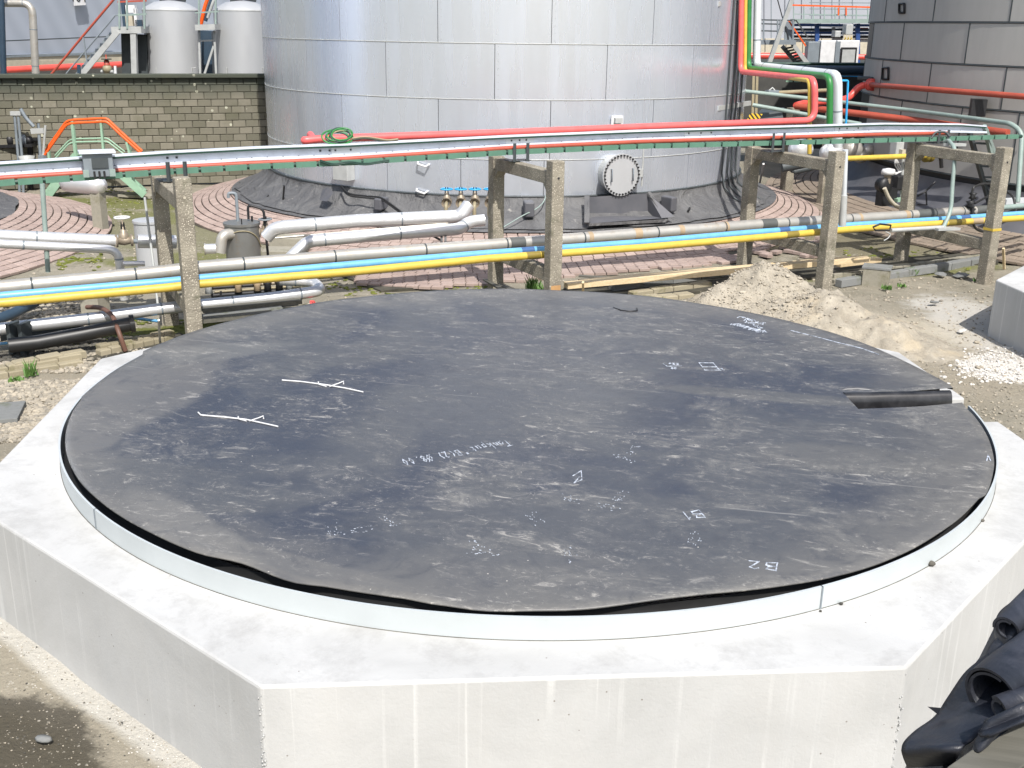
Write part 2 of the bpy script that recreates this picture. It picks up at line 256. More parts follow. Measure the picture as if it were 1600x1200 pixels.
crumbs = M.n('ShaderNodeTexVoronoi'); crumbs.inputs['Scale'].default_value = 22; M.l(M.co, crumbs.inputs[0])
c = M.mix(M.math('MULTIPLY', M.math('LESS_THAN', crumbs.outputs[0], .20), M.ramp(n2, .47, .58)), c, lin(.40, .37, .31))
c = M.mix(M.math('MULTIPLY', M.ramp(n3, .55, .75), .35), c, lin(.07, .062, .048))
M.col(c); M.set(1.0, 0, .15); M.bump(M.math('ADD', n2, M.math('MULTIPLY', n3, .5)), .8, .05); m['ground'] = M.m
M = NT('excavated_sandy_dirt'); n2 = M.noise(4, 9, .7); c = M.mix(M.ramp(n2, .35, .65), lin(.26, .232, .185), lin(.40, .36, .29)); c = M.mix(M.math('MULTIPLY', M.ramp(M.noise(1.6, 4), .55, .7), .55), c, lin(.46, .385, .27))
c = M.mix(M.math('MULTIPLY', M.ramp(M.noise(26, 6, .75), .56, .74), .5), c, lin(.10, .09, .07)); M.col(c); M.set(1, 0, .15); M.bump(M.noise(18, 8, .7), .8, .04); m['dirt'] = M.m

# ------------------------------------------------------------------ mesh builder
class MB:
    def __init__(s): s.v = []; s.f = []; s.sm = []
    def add(s, vs, fs, smooth=False):
        o = len(s.v); s.v += [tuple(p) for p in vs]; s.f += [tuple(i+o for i in q) for q in fs]; s.sm += [smooth]*len(fs); return s
    def box(s, c, d, R=None):
        c = Vector(c); x, y, z = d[0]/2, d[1]/2, d[2]/2
        vs = [Vector((a*x, b*y, e*z)) for a in (-1, 1) for b in (-1, 1) for e in (-1, 1)]
        if R is not None: vs = [R @ p for p in vs]
        return s.add([c+p for p in vs], [(0, 1, 3, 2), (4, 6, 7, 5), (0, 4, 5, 1), (2, 3, 7, 6), (0, 2, 6, 4), (1, 5, 7, 3)])
    def bar(s, a, b, w, h, up=Vector((0, 0, 1))):     # box from a to b, width w (sideways), height h
        a, b = Vector(a), Vector(b); d = b-a; L = d.length
        if L < 1e-6: return s
        x = d/L; y = up.cross(x)
        if y.length < 1e-3: y = Vector((0, 1, 0)).cross(x) if abs(x.y) < .9 else Vector((1, 0, 0)).cross(x)
        y.normalize(); z = x.cross(y); return s.box((a+b)/2, (L, w, h), Matrix((x, y, z)).transposed())
    def tube(s, pts, r, n=12, cap=True, fillet=0, close=False):
        P = [Vector(p) for p in pts]
        if fillet:
            Q = [P[0]]
            for i in range(1, len(P)-1):
                a, b = (P[i-1]-P[i]), (P[i+1]-P[i]); la, lb = a.length, b.length; t = min(fillet, la*.48, lb*.48)
                p0, p2 = P[i]+a/la*t, P[i]+b/lb*t
                if (a/la+b/lb).length < .03: Q.append(P[i]); continue
                k = 6
                for j in range(k+1):
                    u = j/k; Q.append(p0*(1-u)**2 + P[i]*2*u*(1-u) + p2*u*u)
            Q.append(P[-1]); P = Q
        N = len(P); rr = r if isinstance(r, (list, tuple)) else [r]*N
        T = []
        for i in range(N):
            if close: t = P[(i+1) % N]-P[i-1]
            else: t = P[min(i+1, N-1)]-P[max(i-1, 0)]
            T.append(t.normalized() if t.length > 1e-9 else Vector((0, 0, 1)))
        up = Vector((0, 0, 1)) if abs(T[0].z) < .9 else Vector((1, 0, 0)); X = T[0].cross(up).normalized(); vs = []
        for i in range(N):
            X = (X - T[i]*X.dot(T[i]));  X = X.normalized() if X.length > 1e-6 else T[i].orthogonal().normalized(); Y = T[i].cross(X)
            for j in range(n):
                a = 2*pi*j/n; vs.append(P[i]+X*(cos(a)*rr[i])+Y*(sin(a)*rr[i]))
        fs = []
        for i in range(N if close else N-1):
            for j in range(n):
                k = (i+1) % N; fs.append((i*n+j, i*n+(j+1) % n, k*n+(j+1) % n, k*n+j))
        s.add(vs, fs, True)
        if cap and not close: s.add(vs[:n], [tuple(range(n-1, -1, -1))]); s.add(vs[-n:], [tuple(range(n))])
        return s
    def cyl(s, a, b, r, n=16): return s.tube([a, b], r, n)
    def lathe(s, c, prof, n=32, a0=0, a1=2*pi, axis=None, smooth=True):   # prof: (r, z) list
        c = Vector(c); full = abs(a1-a0-2*pi) < 1e-6; k = n if full else n+1
        if axis is None: R = Matrix.Identity(3)
        else: R = Vector(axis).normalized().to_track_quat('Z', 'Y').to_matrix()
        vs = [c + R @ Vector((r*cos(a0+(a1-a0)*j/n), r*sin(a0+(a1-a0)*j/n), z)) for r, z in prof for j in range(k)]
        fs = [(i*k+j, i*k+(j+1) % k, (i+1)*k+(j+1) % k, (i+1)*k+j) for i in range(len(prof)-1) for j in range(n)]
        return s.add(vs, fs, smooth)
    def prism(s, poly, z0, z1):
        n = len(poly); vs = [(p[0], p[1], z0) for p in poly]+[(p[0], p[1], z1) for p in poly]
        return s.add(vs, [tuple(range(n-1, -1, -1)), tuple(range(n, 2*n))]+[(i, (i+1) % n, (i+1) % n+n, i+n) for i in range(n)])
    def build(s, name, mat, parent=None, origin=None, bevel=0, **kw):
        me = bpy.data.meshes.new(name); o0 = Vector(origin) if origin is not None else Vector((0, 0, 0))
        me.from_pydata([(p[0]-o0.x, p[1]-o0.y, p[2]-o0.z) for p in s.v], [], s.f); me.polygons.foreach_set('use_smooth', s.sm); me.update()
        me.materials.append(m[mat] if isinstance(mat, str) else mat)
        return link(name, me, parent, o0, bevel, **kw)
def link(name, me, parent=None, loc=(0, 0, 0), bevel=0, **kw):
    o = bpy.data.objects.new(name, me); COL.objects.link(o)
    if parent is not None:
        o.parent = parent; p = Vector(loc) - wloc(parent); o.location = p
    else: o.location = loc
    if bevel:
        b = o.modifiers.new('bevel', 'BEVEL'); b.width = bevel; b.segments = 2; b.limit_method = 'ANGLE'; b.angle_limit = radians(35)
    for k, v in kw.items(): o[k] = v
    return o
def wloc(o):
    p = Vector(o.location)
    while o.parent: o = o.parent; p += Vector(o.location)
    return p
def thing(name, label, cat, loc=(0, 0, 0), group=None):
    o = bpy.data.objects.new(name, None); COL.objects.link(o); o.location = loc; o['label'] = label; o['category'] = cat
    if group: o['group'] = group
    o.empty_display_size = .2
    return o
def tag(o, label, cat, group=None):
    o['label'] = label; o['category'] = cat
    if group: o['group'] = group
    return o
def struct(o): o['kind'] = 'structure'; return o
def stuff(o, label=None, cat=None):
    o['kind'] = 'stuff'
    if label: o['label'] = label
    if cat: o['category'] = cat
    return o
def lerp(a, b, t): return a+(b-a)*t
def zr(base, x, y):      # height on the vertical over base, seen at pixel row
    d = ray(x, y); dh = hypot(base[0]-CAM.x, base[1]-CAM.y); t = dh/hypot(d.x, d.y); return CAM.z+d.z*t
def nz(x, y, z=0): return noise.noise(Vector((x, y, z)))

# ================================================================== GROUND
def gz(x, y):
    h = .035*nz(x*.7, y*.7)+.02*nz(x*2.1, y*2.1, 3)+.008*nz(x*7, y*7, 5)
    d = hypot(x, y)
    if d < 5.3: h = min(h, .01)
    return h-.03
b = MB(); nx, ny = 170, 170
def axis(lo, hi, n, far): 
    a = [lerp(lo, hi, i/n) for i in range(n+1)]; return [-far, -60]+a+[60, far]
X = axis(-20, 16, nx, 400); Y = axis(-10, 26, ny, 400); k = len(X)
b.add([(x, y, gz(x, y) if -20 < x < 16 and -10 < y < 26 else -.03) for y in Y for x in X], [(j*k+i, j*k+i+1, (j+1)*k+i+1, (j+1)*k+i) for j in range(len(Y)-1) for i in range(k-1)], True)
struct(b.build('ground', 'ground'))

# ================================================================== OCTAGONAL PLINTHS
HB, ZR = .818, .971
def octpts(c, ap, th): return [Vector((c[0]+ap/cos(pi/8)*cos(th-pi/2-pi/8+pi/4*i), c[1]+ap/cos(pi/8)*sin(th-pi/2-pi/8+pi/4*i))) for i in range(8)]
TH = .3133; OC = Vector((0, -.0836))
P8 = octpts(OC, 4.2852, TH)    # 0,1 front edge ... 3-4 is the right-hand (angle TH) edge? edges i -> i+1 with normal th-pi/2+pi/4*i
# notch cut in the edge with normal TH (edge 2 -> 3)
ex = Vector((cos(TH), sin(TH))); ey = Vector((-ex.y, ex.x))
def loc2(p): q = Vector((p[0], p[1]))-OC; return q.dot(ex), q.dot(ey)
n0 = loc2(at(1554, 658, HB))[1]; n1 = loc2(at(1503, 622, HB))[1]
def w2(a, bb): q = OC+ex*a+ey*bb; return (q.x, q.y)
NI = 2.75
poly = [P8[0], P8[1], P8[2], w2(4.2852, n0), w2(NI, n0), w2(NI, n1), w2(4.2852, n1), P8[3], P8[4], P8[5], P8[6], P8[7]]
b = MB().prism([tuple(p) for p in poly], -.3, HB); b2 = MB().prism([w2(NI-.1, n0-.05), w2(4.20, n0-.05), w2(4.20, n1+.05), w2(NI-.1, n1+.05)], -.3, .30)
pl = thing('octagonal_plinth', 'large white concrete octagonal plinth filling the foreground under the black rubber disc', 'foundation')
b.build('plinth_block', 'conc', pl, bevel=.018); b2.build('gutter_floor', 'conc', pl)
# crumbling arris at the two front vertical corners
b = MB()
for pc in (P8[0], P8[1]):
    for i in range(60):
        z = random.uniform(.02, .78); r = random.uniform(.003, .009); q = Vector((pc.x, pc.y, z))+Vector((random.uniform(-.012, .012), random.uniform(-.006, .01), 0))
        b.lathe(q, [(0, -r), (r, 0), (0, r)], 5)
b.build('rough_corner_edge', 'conc', pl, kind='stuff')
# ring
rg = thing('steel_ring', 'low galvanised steel ring standing on the white octagonal plinth around the rubber', 'ring', (0, 0, HB))
gap0 = atan2(*reversed(w2(4.0, n0))); gap1 = atan2(*reversed(w2(4.0, n1)))
js = math.atan2(at(1287, 935, .9).y, at(1287, 935, .9).x)
segs = [(gap1, gap1+1.25), (gap1+1.25, gap1+2.5), (gap1+2.5, gap1+3.75), (gap1+3.75, js+2*pi), (js+2*pi, gap0+2*pi)]
for a0, a1 in segs:
    MB().lathe((0, 0, HB), [(4.0, 0), (4.0, .153), (3.985, .153), (3.985, 0)], int((a1-a0)*40)+2, a0+.0012, a1-.0012, smooth=False).build('ring_segment', 'ring', rg)
for a in (js, gap1+1.25, gap1+2.5, gap1+3.75):
    c0 = Vector((4.003*cos(a), 4.003*sin(a), HB)); MB().bar(c0, c0+Vector((0, 0, .152)), .012, .004, Vector((cos(a), sin(a), 0))).build('seam_strip', 'midgrey', rg)
# dark joint bead at ring foot, small brown stones lying by it
MB().lathe((0, 0, HB), [(4.001, .004), (4.005, .002), (4.004, .0005)], 160, gap1, gap0+2*pi).build('sealant_bead', 'oldwood', rg)
for i, (x, y, r, lb) in enumerate(((1455, 884, .028, 'brown pebble against the ring foot at the right front of the plinth'), (1314, 945, .014, 'small dark pebble by the ring seam on the white plinth'), (1535, 815, .016, 'tiny dark chip by the ring at the far right of the plinth'), (1282, 956, .01, 'smallest dark crumb just left of the ring seam'))):
    o = MB().lathe((0, 0, 0), [(0, -.6*r), (.7*r, -.4*r), (r, 0), (.6*r, .5*r), (0, .7*r)], 7).build('pebble', 'darkpeb'); o.location = at(x, y, HB)+Vector((0, 0, r*.6)); tag(o, lb, 'pebble', 'pebbles on the plinth')

# ================================================================== RUBBER MAT with drain slot
import bmesh
SL = [at(1318, 615, ZR), at(1341, 640, ZR), at(1506, 634, ZR), at(1478, 612, ZR)]
_T = []
for _x, _y in ((97, 690), (110, 735), (145, 780), (228, 833), (305, 870), (375, 885.5), (455, 913), (515, 920), (620, 936), (687, 947), (757, 957), (862, 955), (1037, 942), (1169, 926.5), (1300, 902), (1387, 875), (1440, 855), (1500, 817), (1540, 772), (1552, 730), (1540, 680), (1510, 640), (1485, 612), (1420, 580), (1330, 547), (1210, 500), (1100, 481), (1000, 470), (830, 459), (650, 465), (530, 478), (400, 500), (280, 532), (180, 580), (115, 630)):
    _p = at(_x, _y, ZR+.015); _T.append((atan2(_p.y, _p.x), min(3.975, hypot(_p.x, _p.y))))
_T.sort(); _T = [(_T[-1][0]-2*pi, _T[-1][1])]+_T+[(_T[0][0]+2*pi, _T[0][1])]
def matr(a):   # mat edge radius by angle
    a = (a+pi) % (2*pi)-pi
    if .30 < a < 3.0: return 4.004+.004*nz(cos(a)*9, sin(a)*9, 4)
    if .22 < a <= .30: return lerp(3.95, 4.004, (a-.22)/.08)
    if a >= 3.0: return lerp(4.004, 3.985, (a-3.0)/.14)
    for (a0, r0), (a1, r1) in zip(_T, _T[1:]):
        if a0 <= a <= a1: u = (a-a0)/(a1-a0+1e-9); u = u*u*(3-2*u); return lerp(r0, r1, u)+.006*nz(cos(a)*9, sin(a)*9, 4)-(.022 if a < -.35 and a > -2.8 else 0)
    return 3.93
def matz(x, y):
    r = hypot(x, y); a = atan2(y, x)
    z = ZR+.012+.012*nz(x*.5, y*.5)+.006*nz(x*1.3, y*1.3, 7)
    e = max(0, (r-3.55)/.4); z += e*((.035 if y < .5 else .012)*nz(cos(a)*3.5, sin(a)*3.5, 9)+.014) * (1 if y > 0 else .9) 
    z += .022*math.exp(-((d_line(x, y))/.05)**2)*sm(x, y)
    return z
LA, LB = at(1010, 888, ZR), at(1240, 812, ZR)
def d_line(x, y):
    d = (LB-LA); n = Vector((-d.y, d.x, 0)).normalized(); return (Vector((x, y, ZR))-LA).dot(n)
def sm(x, y):
    d = (LB-LA); t = (Vector((x, y, ZR))-LA).dot(d)/d.length_squared; return max(0, 1-abs(t-.6)/1.0)*.6
bm = bmesh.new(); NA = 288; rings = [0]+[i/46 for i in range(1, 47)]
g = []
for i, t in enumerate(rings):
    row = []
    for j in range(1 if i == 0 else NA):
        a = 2*pi*j/NA; r = matr(a)*t; x, y = r*cos(a), r*sin(a); row.append(bm.verts.new((x, y, matz(x, y))))
    g.append(row)
for j in range(NA): bm.faces.new((g[0][0], g[1][j], g[1][(j+1) % NA]))
for i in range(1, 46):
    for j in range(NA): bm.faces.new((g[i][j], g[i+1][j], g[i+1][(j+1) % NA], g[i][(j+1) % NA]))
lip = []
for j in range(NA):      # rolled lip going down inside the ring
    a = 2*pi*j/NA; r = matr(a); y_ = r*sin(a); z = matz(r*cos(a), r*sin(a)); lip.append([bm.verts.new(((r+dr)*cos(a), (r+dr)*sin(a), zz)) for dr, zz in ((.004, z-.010), (-.006, z-.018), (-.05, z-.02 if y_ < .3 else z-.009))])
for j in range(NA):
    k2 = (j+1) % NA; prev = [g[46][j]]+lip[j]; nx_ = [g[46][k2]]+lip[k2]
    for q in range(3): bm.faces.new((prev[q], prev[q+1], nx_[q+1], nx_[q]))
SL[2] = SL[1]+(SL[2]-SL[1])*1.5; SL[3] = SL[0]+(SL[3]-SL[0])*1.5
cen = sum(SL, Vector())/4
for i in range(4):
    a, c2 = SL[i], SL[(i+1) % 4]; d = (c2-a); n = Vector((-d.y, d.x, 0)).normalized()
    near = [f for f in bm.faces if (f.calc_center_median()-cen).length < 1.7]
    ge = set(near)
    for f in near: ge.update(f.edges); ge.update(f.verts)
    bmesh.ops.bisect_plane(bm, geom=list(ge), plane_co=a, plane_no=n, dist=1e-5)
def inside(p):
    sgn = None
    for i in range(4):
        a, c2 = SL[i], SL[(i+1) % 4]; v = (c2.x-a.x)*(p.y-a.y)-(c2.y-a.y)*(p.x-a.x)
        if sgn is None: sgn = v > 0
        elif (v > 0) != sgn: return False
    return True
bmesh.ops.delete(bm, geom=[f for f in bm.faces if inside(f.calc_center_median())], context='FACES')
me = bpy.data.meshes.new('rubber_mat'); bm.to_mesh(me); bm.free(); me.polygons.foreach_set('use_smooth', [True]*len(me.polygons)); me.materials.append(m['mat'])
mt = link('rubber_mat', me); mt['label'] = 'huge dusty black rubber disc lying over the ring and plinth with chalk marks'; mt['category'] = 'rubber mat'
q = [at(x, y, ZR) for x, y in ((958, 483), (970, 488), (984, 490), (995, 489), (995, 484))]; MB().tube([Vector((p.x, p.y, matz(p.x, p.y)+.004)) for p in q], [.003, .009, .012, .012, .006], 6).build('small_tear', 'darkm', mt)
# black sheet added inside the ring to paint the gap's shade; slot_lining follows
MB().lathe((0, 0, 0), [(3.86, ZR-.02), (3.86, HB+.002), (3.983, HB+.002)], 200, gap1, gap0+2*pi).build('gap_shade_sheet', 'black', mt)
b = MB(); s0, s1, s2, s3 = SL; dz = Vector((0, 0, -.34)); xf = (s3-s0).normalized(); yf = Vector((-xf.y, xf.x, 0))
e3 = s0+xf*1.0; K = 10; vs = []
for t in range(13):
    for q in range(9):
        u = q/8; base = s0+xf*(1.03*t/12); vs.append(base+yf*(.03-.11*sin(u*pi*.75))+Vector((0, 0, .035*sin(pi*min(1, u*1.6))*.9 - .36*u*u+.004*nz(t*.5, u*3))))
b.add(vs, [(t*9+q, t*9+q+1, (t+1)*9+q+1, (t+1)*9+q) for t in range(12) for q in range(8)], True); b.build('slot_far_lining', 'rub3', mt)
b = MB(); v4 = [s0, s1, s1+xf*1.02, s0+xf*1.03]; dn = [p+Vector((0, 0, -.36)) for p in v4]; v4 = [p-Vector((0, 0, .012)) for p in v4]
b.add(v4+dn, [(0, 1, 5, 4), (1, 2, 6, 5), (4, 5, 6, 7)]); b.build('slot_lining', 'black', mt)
# raised fold along the far side of the slot
b = MB(); pts = [s0+xf*(-.02+.96*i/10)+yf*(.10+.02*sin(i))+Vector((0, 0, -.012+.012*sin(i*.9))) for i in range(11)]; b.tube(pts, [.012]+[.026]*9+[.02], 10); b.build('folded_edge', 'rub2', mt)
# chalk marks --------------------------------------------------------
GL = {'T': [[(0, 1), (.8, 1)], [(.4, 1), (.35, 0)]], 'a': [[(.5, .5), (.2, .55), (0, .25), (.2, 0), (.5, .2), (.5, .5), (.55, 0)]], 'n': [[(0, .5), (.05, 0)], [(.02, .35), (.3, .52), (.42, 0)]],
 'k': [[(0, 1), (0, 0)], [(.4, .5), (.02, .25), (.42, 0)]], 'p': [[(0, .5), (0, -.4)], [(0, .45), (.35, .45), (.35, .05), (0, .05)]], 'u': [[(0, .5), (.05, .02), (.35, .05), (.42, .5), (.45, 0)]],
 't': [[(.15, .8), (.15, .05), (.35, 0)], [(0, .5), (.35, .52)]], 'B': [[(0, 0), (0, 1), (.45, .9), (.4, .58), (.05, .52), (.5, .4), (.5, .1), (0, 0)]], '2': [[(0, .8), (.2, 1), (.42, .8), (.05, .02), (.5, 0)]],
 '1': [[(.0, .7), (.15, 1), (.15, 0)]], '8': [[(.25, .5), (.02, .75), (.25, 1), (.45, .75), (.25, .5), (0, .2), (.25, 0), (.48, .22), (.25, .5)]], '0': [[(.2, 0), (0, .5), (.2, 1), (.42, .5), (.2, 0)]],
 'O': [[(.3, 0), (.0, .5), (.3, 1), (.65, .5), (.3, 0)], [(-.05, -.05), (.75, 1.1)]], '(': [[(.25, 1), (.05, .5), (.25, 0)]], ')': [[(.0, 1), (.2, .5), (0, 0)]], '.': [[(0, 0), (.06, .05)]], '"': [[(0, 1), (0, .8)], [(.15, 1), (.15, .8)]],
 'm': [[(0, .5), (0, 0)], [(0, .45), (.2, .5), (.22, 0)], [(.22, .45), (.42, .5), (.45, 0)]], 'e': [[(0, .28), (.4, .3), (.3, .52), (.05, .4), (.08, .05), (.4, .05)]], 'r': [[(0, .5), (0, 0)], [(0, .35), (.3, .5)]], ' ': []}
def stroke(b, pts, r=.005):
    q = [Vector((p[0], p[1], matz(p[0], p[1])+.002)) for p in pts]
    for a, c2 in zip(q, q[1:]):
        if (c2-a).length < 1e-4: continue
        b.bar(a, c2+(c2-a).normalized()*r, r*1.45, .003)
def write(txt, p0, p1, h, r=.005, slant=.25, pxy=1.0):
    """letters run from p0 to p1, tops pointing towards the camera (text seen upside down)"""
    b = MB(); d = (p1-p0); L = d.length; x = d/L; y = Vector((-x.y, x.x, 0)); wd = sum((.75 if ch != ' ' else .5) for ch in txt); sc = L/wd; cx = 0
    for ch in txt:
        jy = random.uniform(-.05, .05)*h
        for s_ in GL[ch]: stroke(b, [(p0+x*(cx+(u*.9+slant*v*.5)*sc)+y*(v*h+jy)) for u, v in s_], r)
        cx += sc*(.75 if ch != ' ' else .5)
    return b
write('Tankput "B(2) O8.00', at(792, 690, ZR), at(622, 722, ZR), .12, .0045).build('chalk_writing', 'chalk', mt)
write('B1', at(1092, 800, ZR), at(1050, 806, ZR), .12, .006).build('chalk_writing', 'chalk', mt)
write('B2', at(1214, 884, ZR), at(1160, 880, ZR), .11, .006).build('chalk_writing', 'chalk', mt)
write('3', at(1, 1, ZR), at(2, 1, ZR), .1) if False else None
for i, (x0, y0, x1, y1) in enumerate(((1156, 497, 1195, 508), (1164, 502, 1190, 514), (1150, 506, 1176, 516), (1140, 507, 1165, 512), (1172, 514, 1196, 519), (1166, 512, 1188, 519))):
    b = MB(); a, c2 = at(x0, y0, ZR), at(x1, y1, ZR); n_ = 26; stroke(b, [lerp(a, c2, t/n_)+Vector((random.uniform(-.03, .03), random.uniform(-.055, .055), 0)) for t in range(n_)], .007); b.build('chalk_writing', 'chalk', mt)
b = MB()
for L in ([(1092, 569), (1114, 569), (1124, 580), (1101, 580), (1092, 569)], [(1097, 575), (1118, 575)]): stroke(b, [at(x, y, ZR) for x, y in L], .006)
write_b = write('22', at(1128, 577, ZR), at(1118, 578, ZR), .06, .006); b.v and b.add(write_b.v, write_b.f); b.build('chalk_square', 'chalk', mt)
b = MB(); stroke(b, [at(x, y, ZR) for x, y in ((1036, 571), (1042, 575), (1064, 574))], .006); wb = write('220', at(1060, 570, ZR), at(1042, 570, ZR), .05, .006); b.add(wb.v, wb.f); wb = write('80', at(1056, 577, ZR), at(1046, 577, ZR), .05, .006); b.add(wb.v, wb.f); b.build('chalk_corner', 'chalk', mt)
b = MB(); stroke(b, [at(x, y, ZR) for x, y in ((1235, 518), (1270, 527), (1310, 538), (1345, 547), (1371, 556))], .012); b.build('chalk_line', 'chalk', mt)
b = MB(); stroke(b, [at(x, y, ZR) for x, y in ((895, 746), (908, 738), (909, 752), (897, 757), (905, 748))], .005); b.build('chalk_scribble', 'chalk', mt); b = MB(); stroke(b, [at(x, y, ZR) for x, y in ((1541, 724), (1543, 716), (1547, 724))], .006); b.build('chalk_scribble', 'chalk', mt)
# boot prints: little clusters of pale lugs
b = MB()
for (x, y) in ((520, 831), (558, 832), (608, 816), (750, 858), (756, 864), (835, 813), (890, 870), (968, 778), (955, 796), (1085, 846), (986, 704), (975, 718), (890, 782)):
    p = at(x, y, ZR); ang = random.uniform(0, 3)
    for q in range(15):
        u, v = random.uniform(-.11, .11), random.uniform(-.045, .045); px, py = p.x+u*cos(ang)-v*sin(ang), p.y+u*sin(ang)+v*cos(ang)
        a2 = ang+random.uniform(-.5, .5); l = random.uniform(.004, .012); stroke(b, [(px, py), (px+l*cos(a2), py+l*sin(a2))], .003)
b.build('dusty_boot_prints', 'chalk', mt, kind='stuff')
# two white strings
for pts, lb in (([(441, 597), (470, 599), (510, 604), (540, 609), (573, 616)], 'thin white string with a knotted fork, farther of two on the black mat'), ([(310, 648), (314, 652), (350, 655), (385, 659), (412, 665), (439, 671)], 'thin white string with a knotted fork, nearer of two on the black mat')):
    t = thing('white_string', lb, 'string', at(pts[0][0], pts[0][1], ZR), 'white strings on the mat'); q = []
    for i in range(len(pts)-1):
        for k3 in range(6): u = k3/6; p = at(lerp(pts[i][0], pts[i+1][0], u), lerp(pts[i][1], pts[i+1][1], u), ZR); q.append(Vector((p.x, p.y, matz(p.x, p.y)+.008)))
    MB().tube(q, .007, 6).build('string', 'white', t)
    mx, my = (pts[2] if len(pts) == 5 else pts[3])
    for off in (((6, 3), (22, -2), (30, -5), (30, -1)), ((-14, -4), (-13, 0), (0, 3))):
        q = []
        for ox, oy in off: p = at(mx+ox*.9, my+oy, ZR); q.append(Vector((p.x, p.y, matz(p.x, p.y)+.012)))
        MB().tube(q, .006, 6).build('string_end', 'white', t)

# ================================================================== TANK SKIN helper
def arcpanel(C, R, a0, a1, z0, z1, n=6, lipr=.006):
    """a curved sheet panel, its lower and right edges lapped slightly proud"""
    b = MB(); g = .006/R; O = []; I = []
    for i in range(n+1):
        a = lerp(a0+g, a1-g, i/n)
        O += [(C[0]+R*cos(a), C[1]+R*sin(a), z) for z in (z0+.004, z1-.004)]; I += [(C[0]+(R-.03)*cos(a), C[1]+(R-.03)*sin(a), z) for z in (z0+.004, z1-.004)]
    b.add(O, [(2*i, 2*i+2, 2*i+3, 2*i+1) for i in range(n)], True); k = 2*(n+1)
    b.add(O+I, [(2*i, k+2*i, k+2*i+2, 2*i+2) for i in range(n)]+[(2*i+1, 2*i+3, k+2*i+3, k+2*i+1) for i in range(n)]+[(0, 1, k+1, k), (2*n, k+2*n, k+2*n+1, 2*n+1)]); return b
def cylang(x, y, C, R): p = oncyl(x, y, C, R); return atan2(p.y-C[1], p.x-C[0]), p.z

# ------------------------------------------------------------------ TANK 1 (centre)
C1 = (-4.62, 17.5); R1 = 5.75
t1 = thing('storage_tank', 'big bright aluminium clad storage tank with round bolted manhole in the centre background', 'storage tank', (C1[0], C1[1], 0))
zj = [.62, 1.64, 2.79, 3.836, 4.90, 6.0, 7.1]
MB().lathe((C1[0], C1[1], 0), [(R1-.035, .5), (R1-.035, 7.1), (R1-.3, 7.1)], 96).build('inner_shell', 'darkm', t1)
b = MB().lathe((C1[0], C1[1], 0), [(R1+.02, 7.1), (R1+.02, 7.2), (0, 8.0)], 64); b.build('roof', 'tank', t1)
crs = {0: [417, 560, 700, 875, 1000, 1120, 1290], 1: [535-105, 535, 685, 860, 1020, 1120], 2: [480, 603, 772, 948, 1080], 3: [435, 531, 684, 863, 1022, 1120], 4: [480, 620, 790, 960, 1080]}
rows = [crs[0], [402, 430, 535, 685, 860, 1020, 1115], [442, 480, 603, 773, 948, 1082], [437, 531, 684, 862, 1021, 1110], [480, 620, 790, 960, 1080], [437, 531, 684, 862, 1021, 1110]]
rows[0] = [445, 505, 605, 720, 850, 1075, 1125]
for i in range(6):
    z0, z1 = zj[i], zj[i+1]; zm = (z0+z1)/2; A = []
    for x in rows[i]:
        y = {0: 260, 1: 190, 2: 110, 3: 40}.get(i, 10); A.append(cylang(x, y, C1, R1)[0])
    A = sorted(a if a < 0 else a-2*pi for a in A)
    st = A[-1]-A[-2] if len(A) > 1 else .35
    st = .38
    full = [A[0]-st*j for j in range(3, 0, -1)]+A+[A[-1]+st*j for j in range(1, 5)]
    for a0, a1 in zip(full, full[1:]): arcpanel(C1, R1, a0, a1, z0, z1, max(3, int((a1-a0)*26))).build('sheet_panel', 'tank', t1)
    arcpanel(C1, R1-.002, full[-1], full[0]+2*pi, z0, z1, 60).build('rear_sheet', 'tank', t1)
    if i: # rivet lap strip along the joint
        MB().lathe((C1[0], C1[1], z0), [(R1-.01, -.012), (R1+.008, -.012), (R1+.008, .006), (R1-.01, .006)], 120, -pi-.4, .5).build('lap_joint', 'boxgrey', t1)
    rv = MB()
    for a in full:
        for q in range(8):
            z = lerp(z0+.06, z1-.06, q/7); p = (C1[0]+(R1+.004)*cos(a+.012), C1[1]+(R1+.004)*sin(a+.012), z); rv.box(p, (.009, .009, .009))
    a = full[0]
    while a < full[-1]:
        rv.box((C1[0]+(R1+.006)*cos(a), C1[1]+(R1+.006)*sin(a), z1+.03), (.009, .009, .009)); a += .045
    rv.build('rivets', 'boxgrey', t1, kind='stuff')
# manhole
mc = oncyl(970, 273, C1, R1+.3); ma = atan2(mc.y-C1[1], mc.x-C1[0]); ax = Vector((cos(ma), sin(ma), 0))
# faces a bit towards the camera
mh = MB().lathe(mc-ax*.42, [(.36, 0), (.36, .36), (.40, .36), (.40, .42), (0, .42)], 40, axis=ax, smooth=False).build('manhole', 'boxgrey', t1)
md = MB().lathe(mc, [(.42, 0), (.42, .035), (0, .036)], 40, axis=ax, smooth=False).build('manhole_cover', 'vessel', mh)
yy = Vector((0, 0, 1)); xx = yy.cross(ax).normalized()
b = MB()
for i in range(34):
    a = 2*pi*i/34; b.cyl(mc+(xx*cos(a)+yy*sin(a))*.385+ax*.03, mc+(xx*cos(a)+yy*sin(a))*.385+ax*.075, .018, 6)
b.build('bolts', 'darkm', mh, kind='stuff')
for s in (-1, 1):
    p = mc+xx*.24*s+ax*.04; MB().tube([p+yy*-.12, p+yy*-.12+ax*.05, p+yy*.12+ax*.05, p+yy*.12], .012, 8).build('handle', 'midgrey', mh)
p = mc+xx*.46; MB().box(p+yy*.02, (.09, .09, .16)).build('hinge', 'boxgrey', mh); MB().cyl(p+xx*.03+yy*.55, p+xx*.03-yy*.25, .018, 8).build('hinge_post', 'boxgrey', mh)
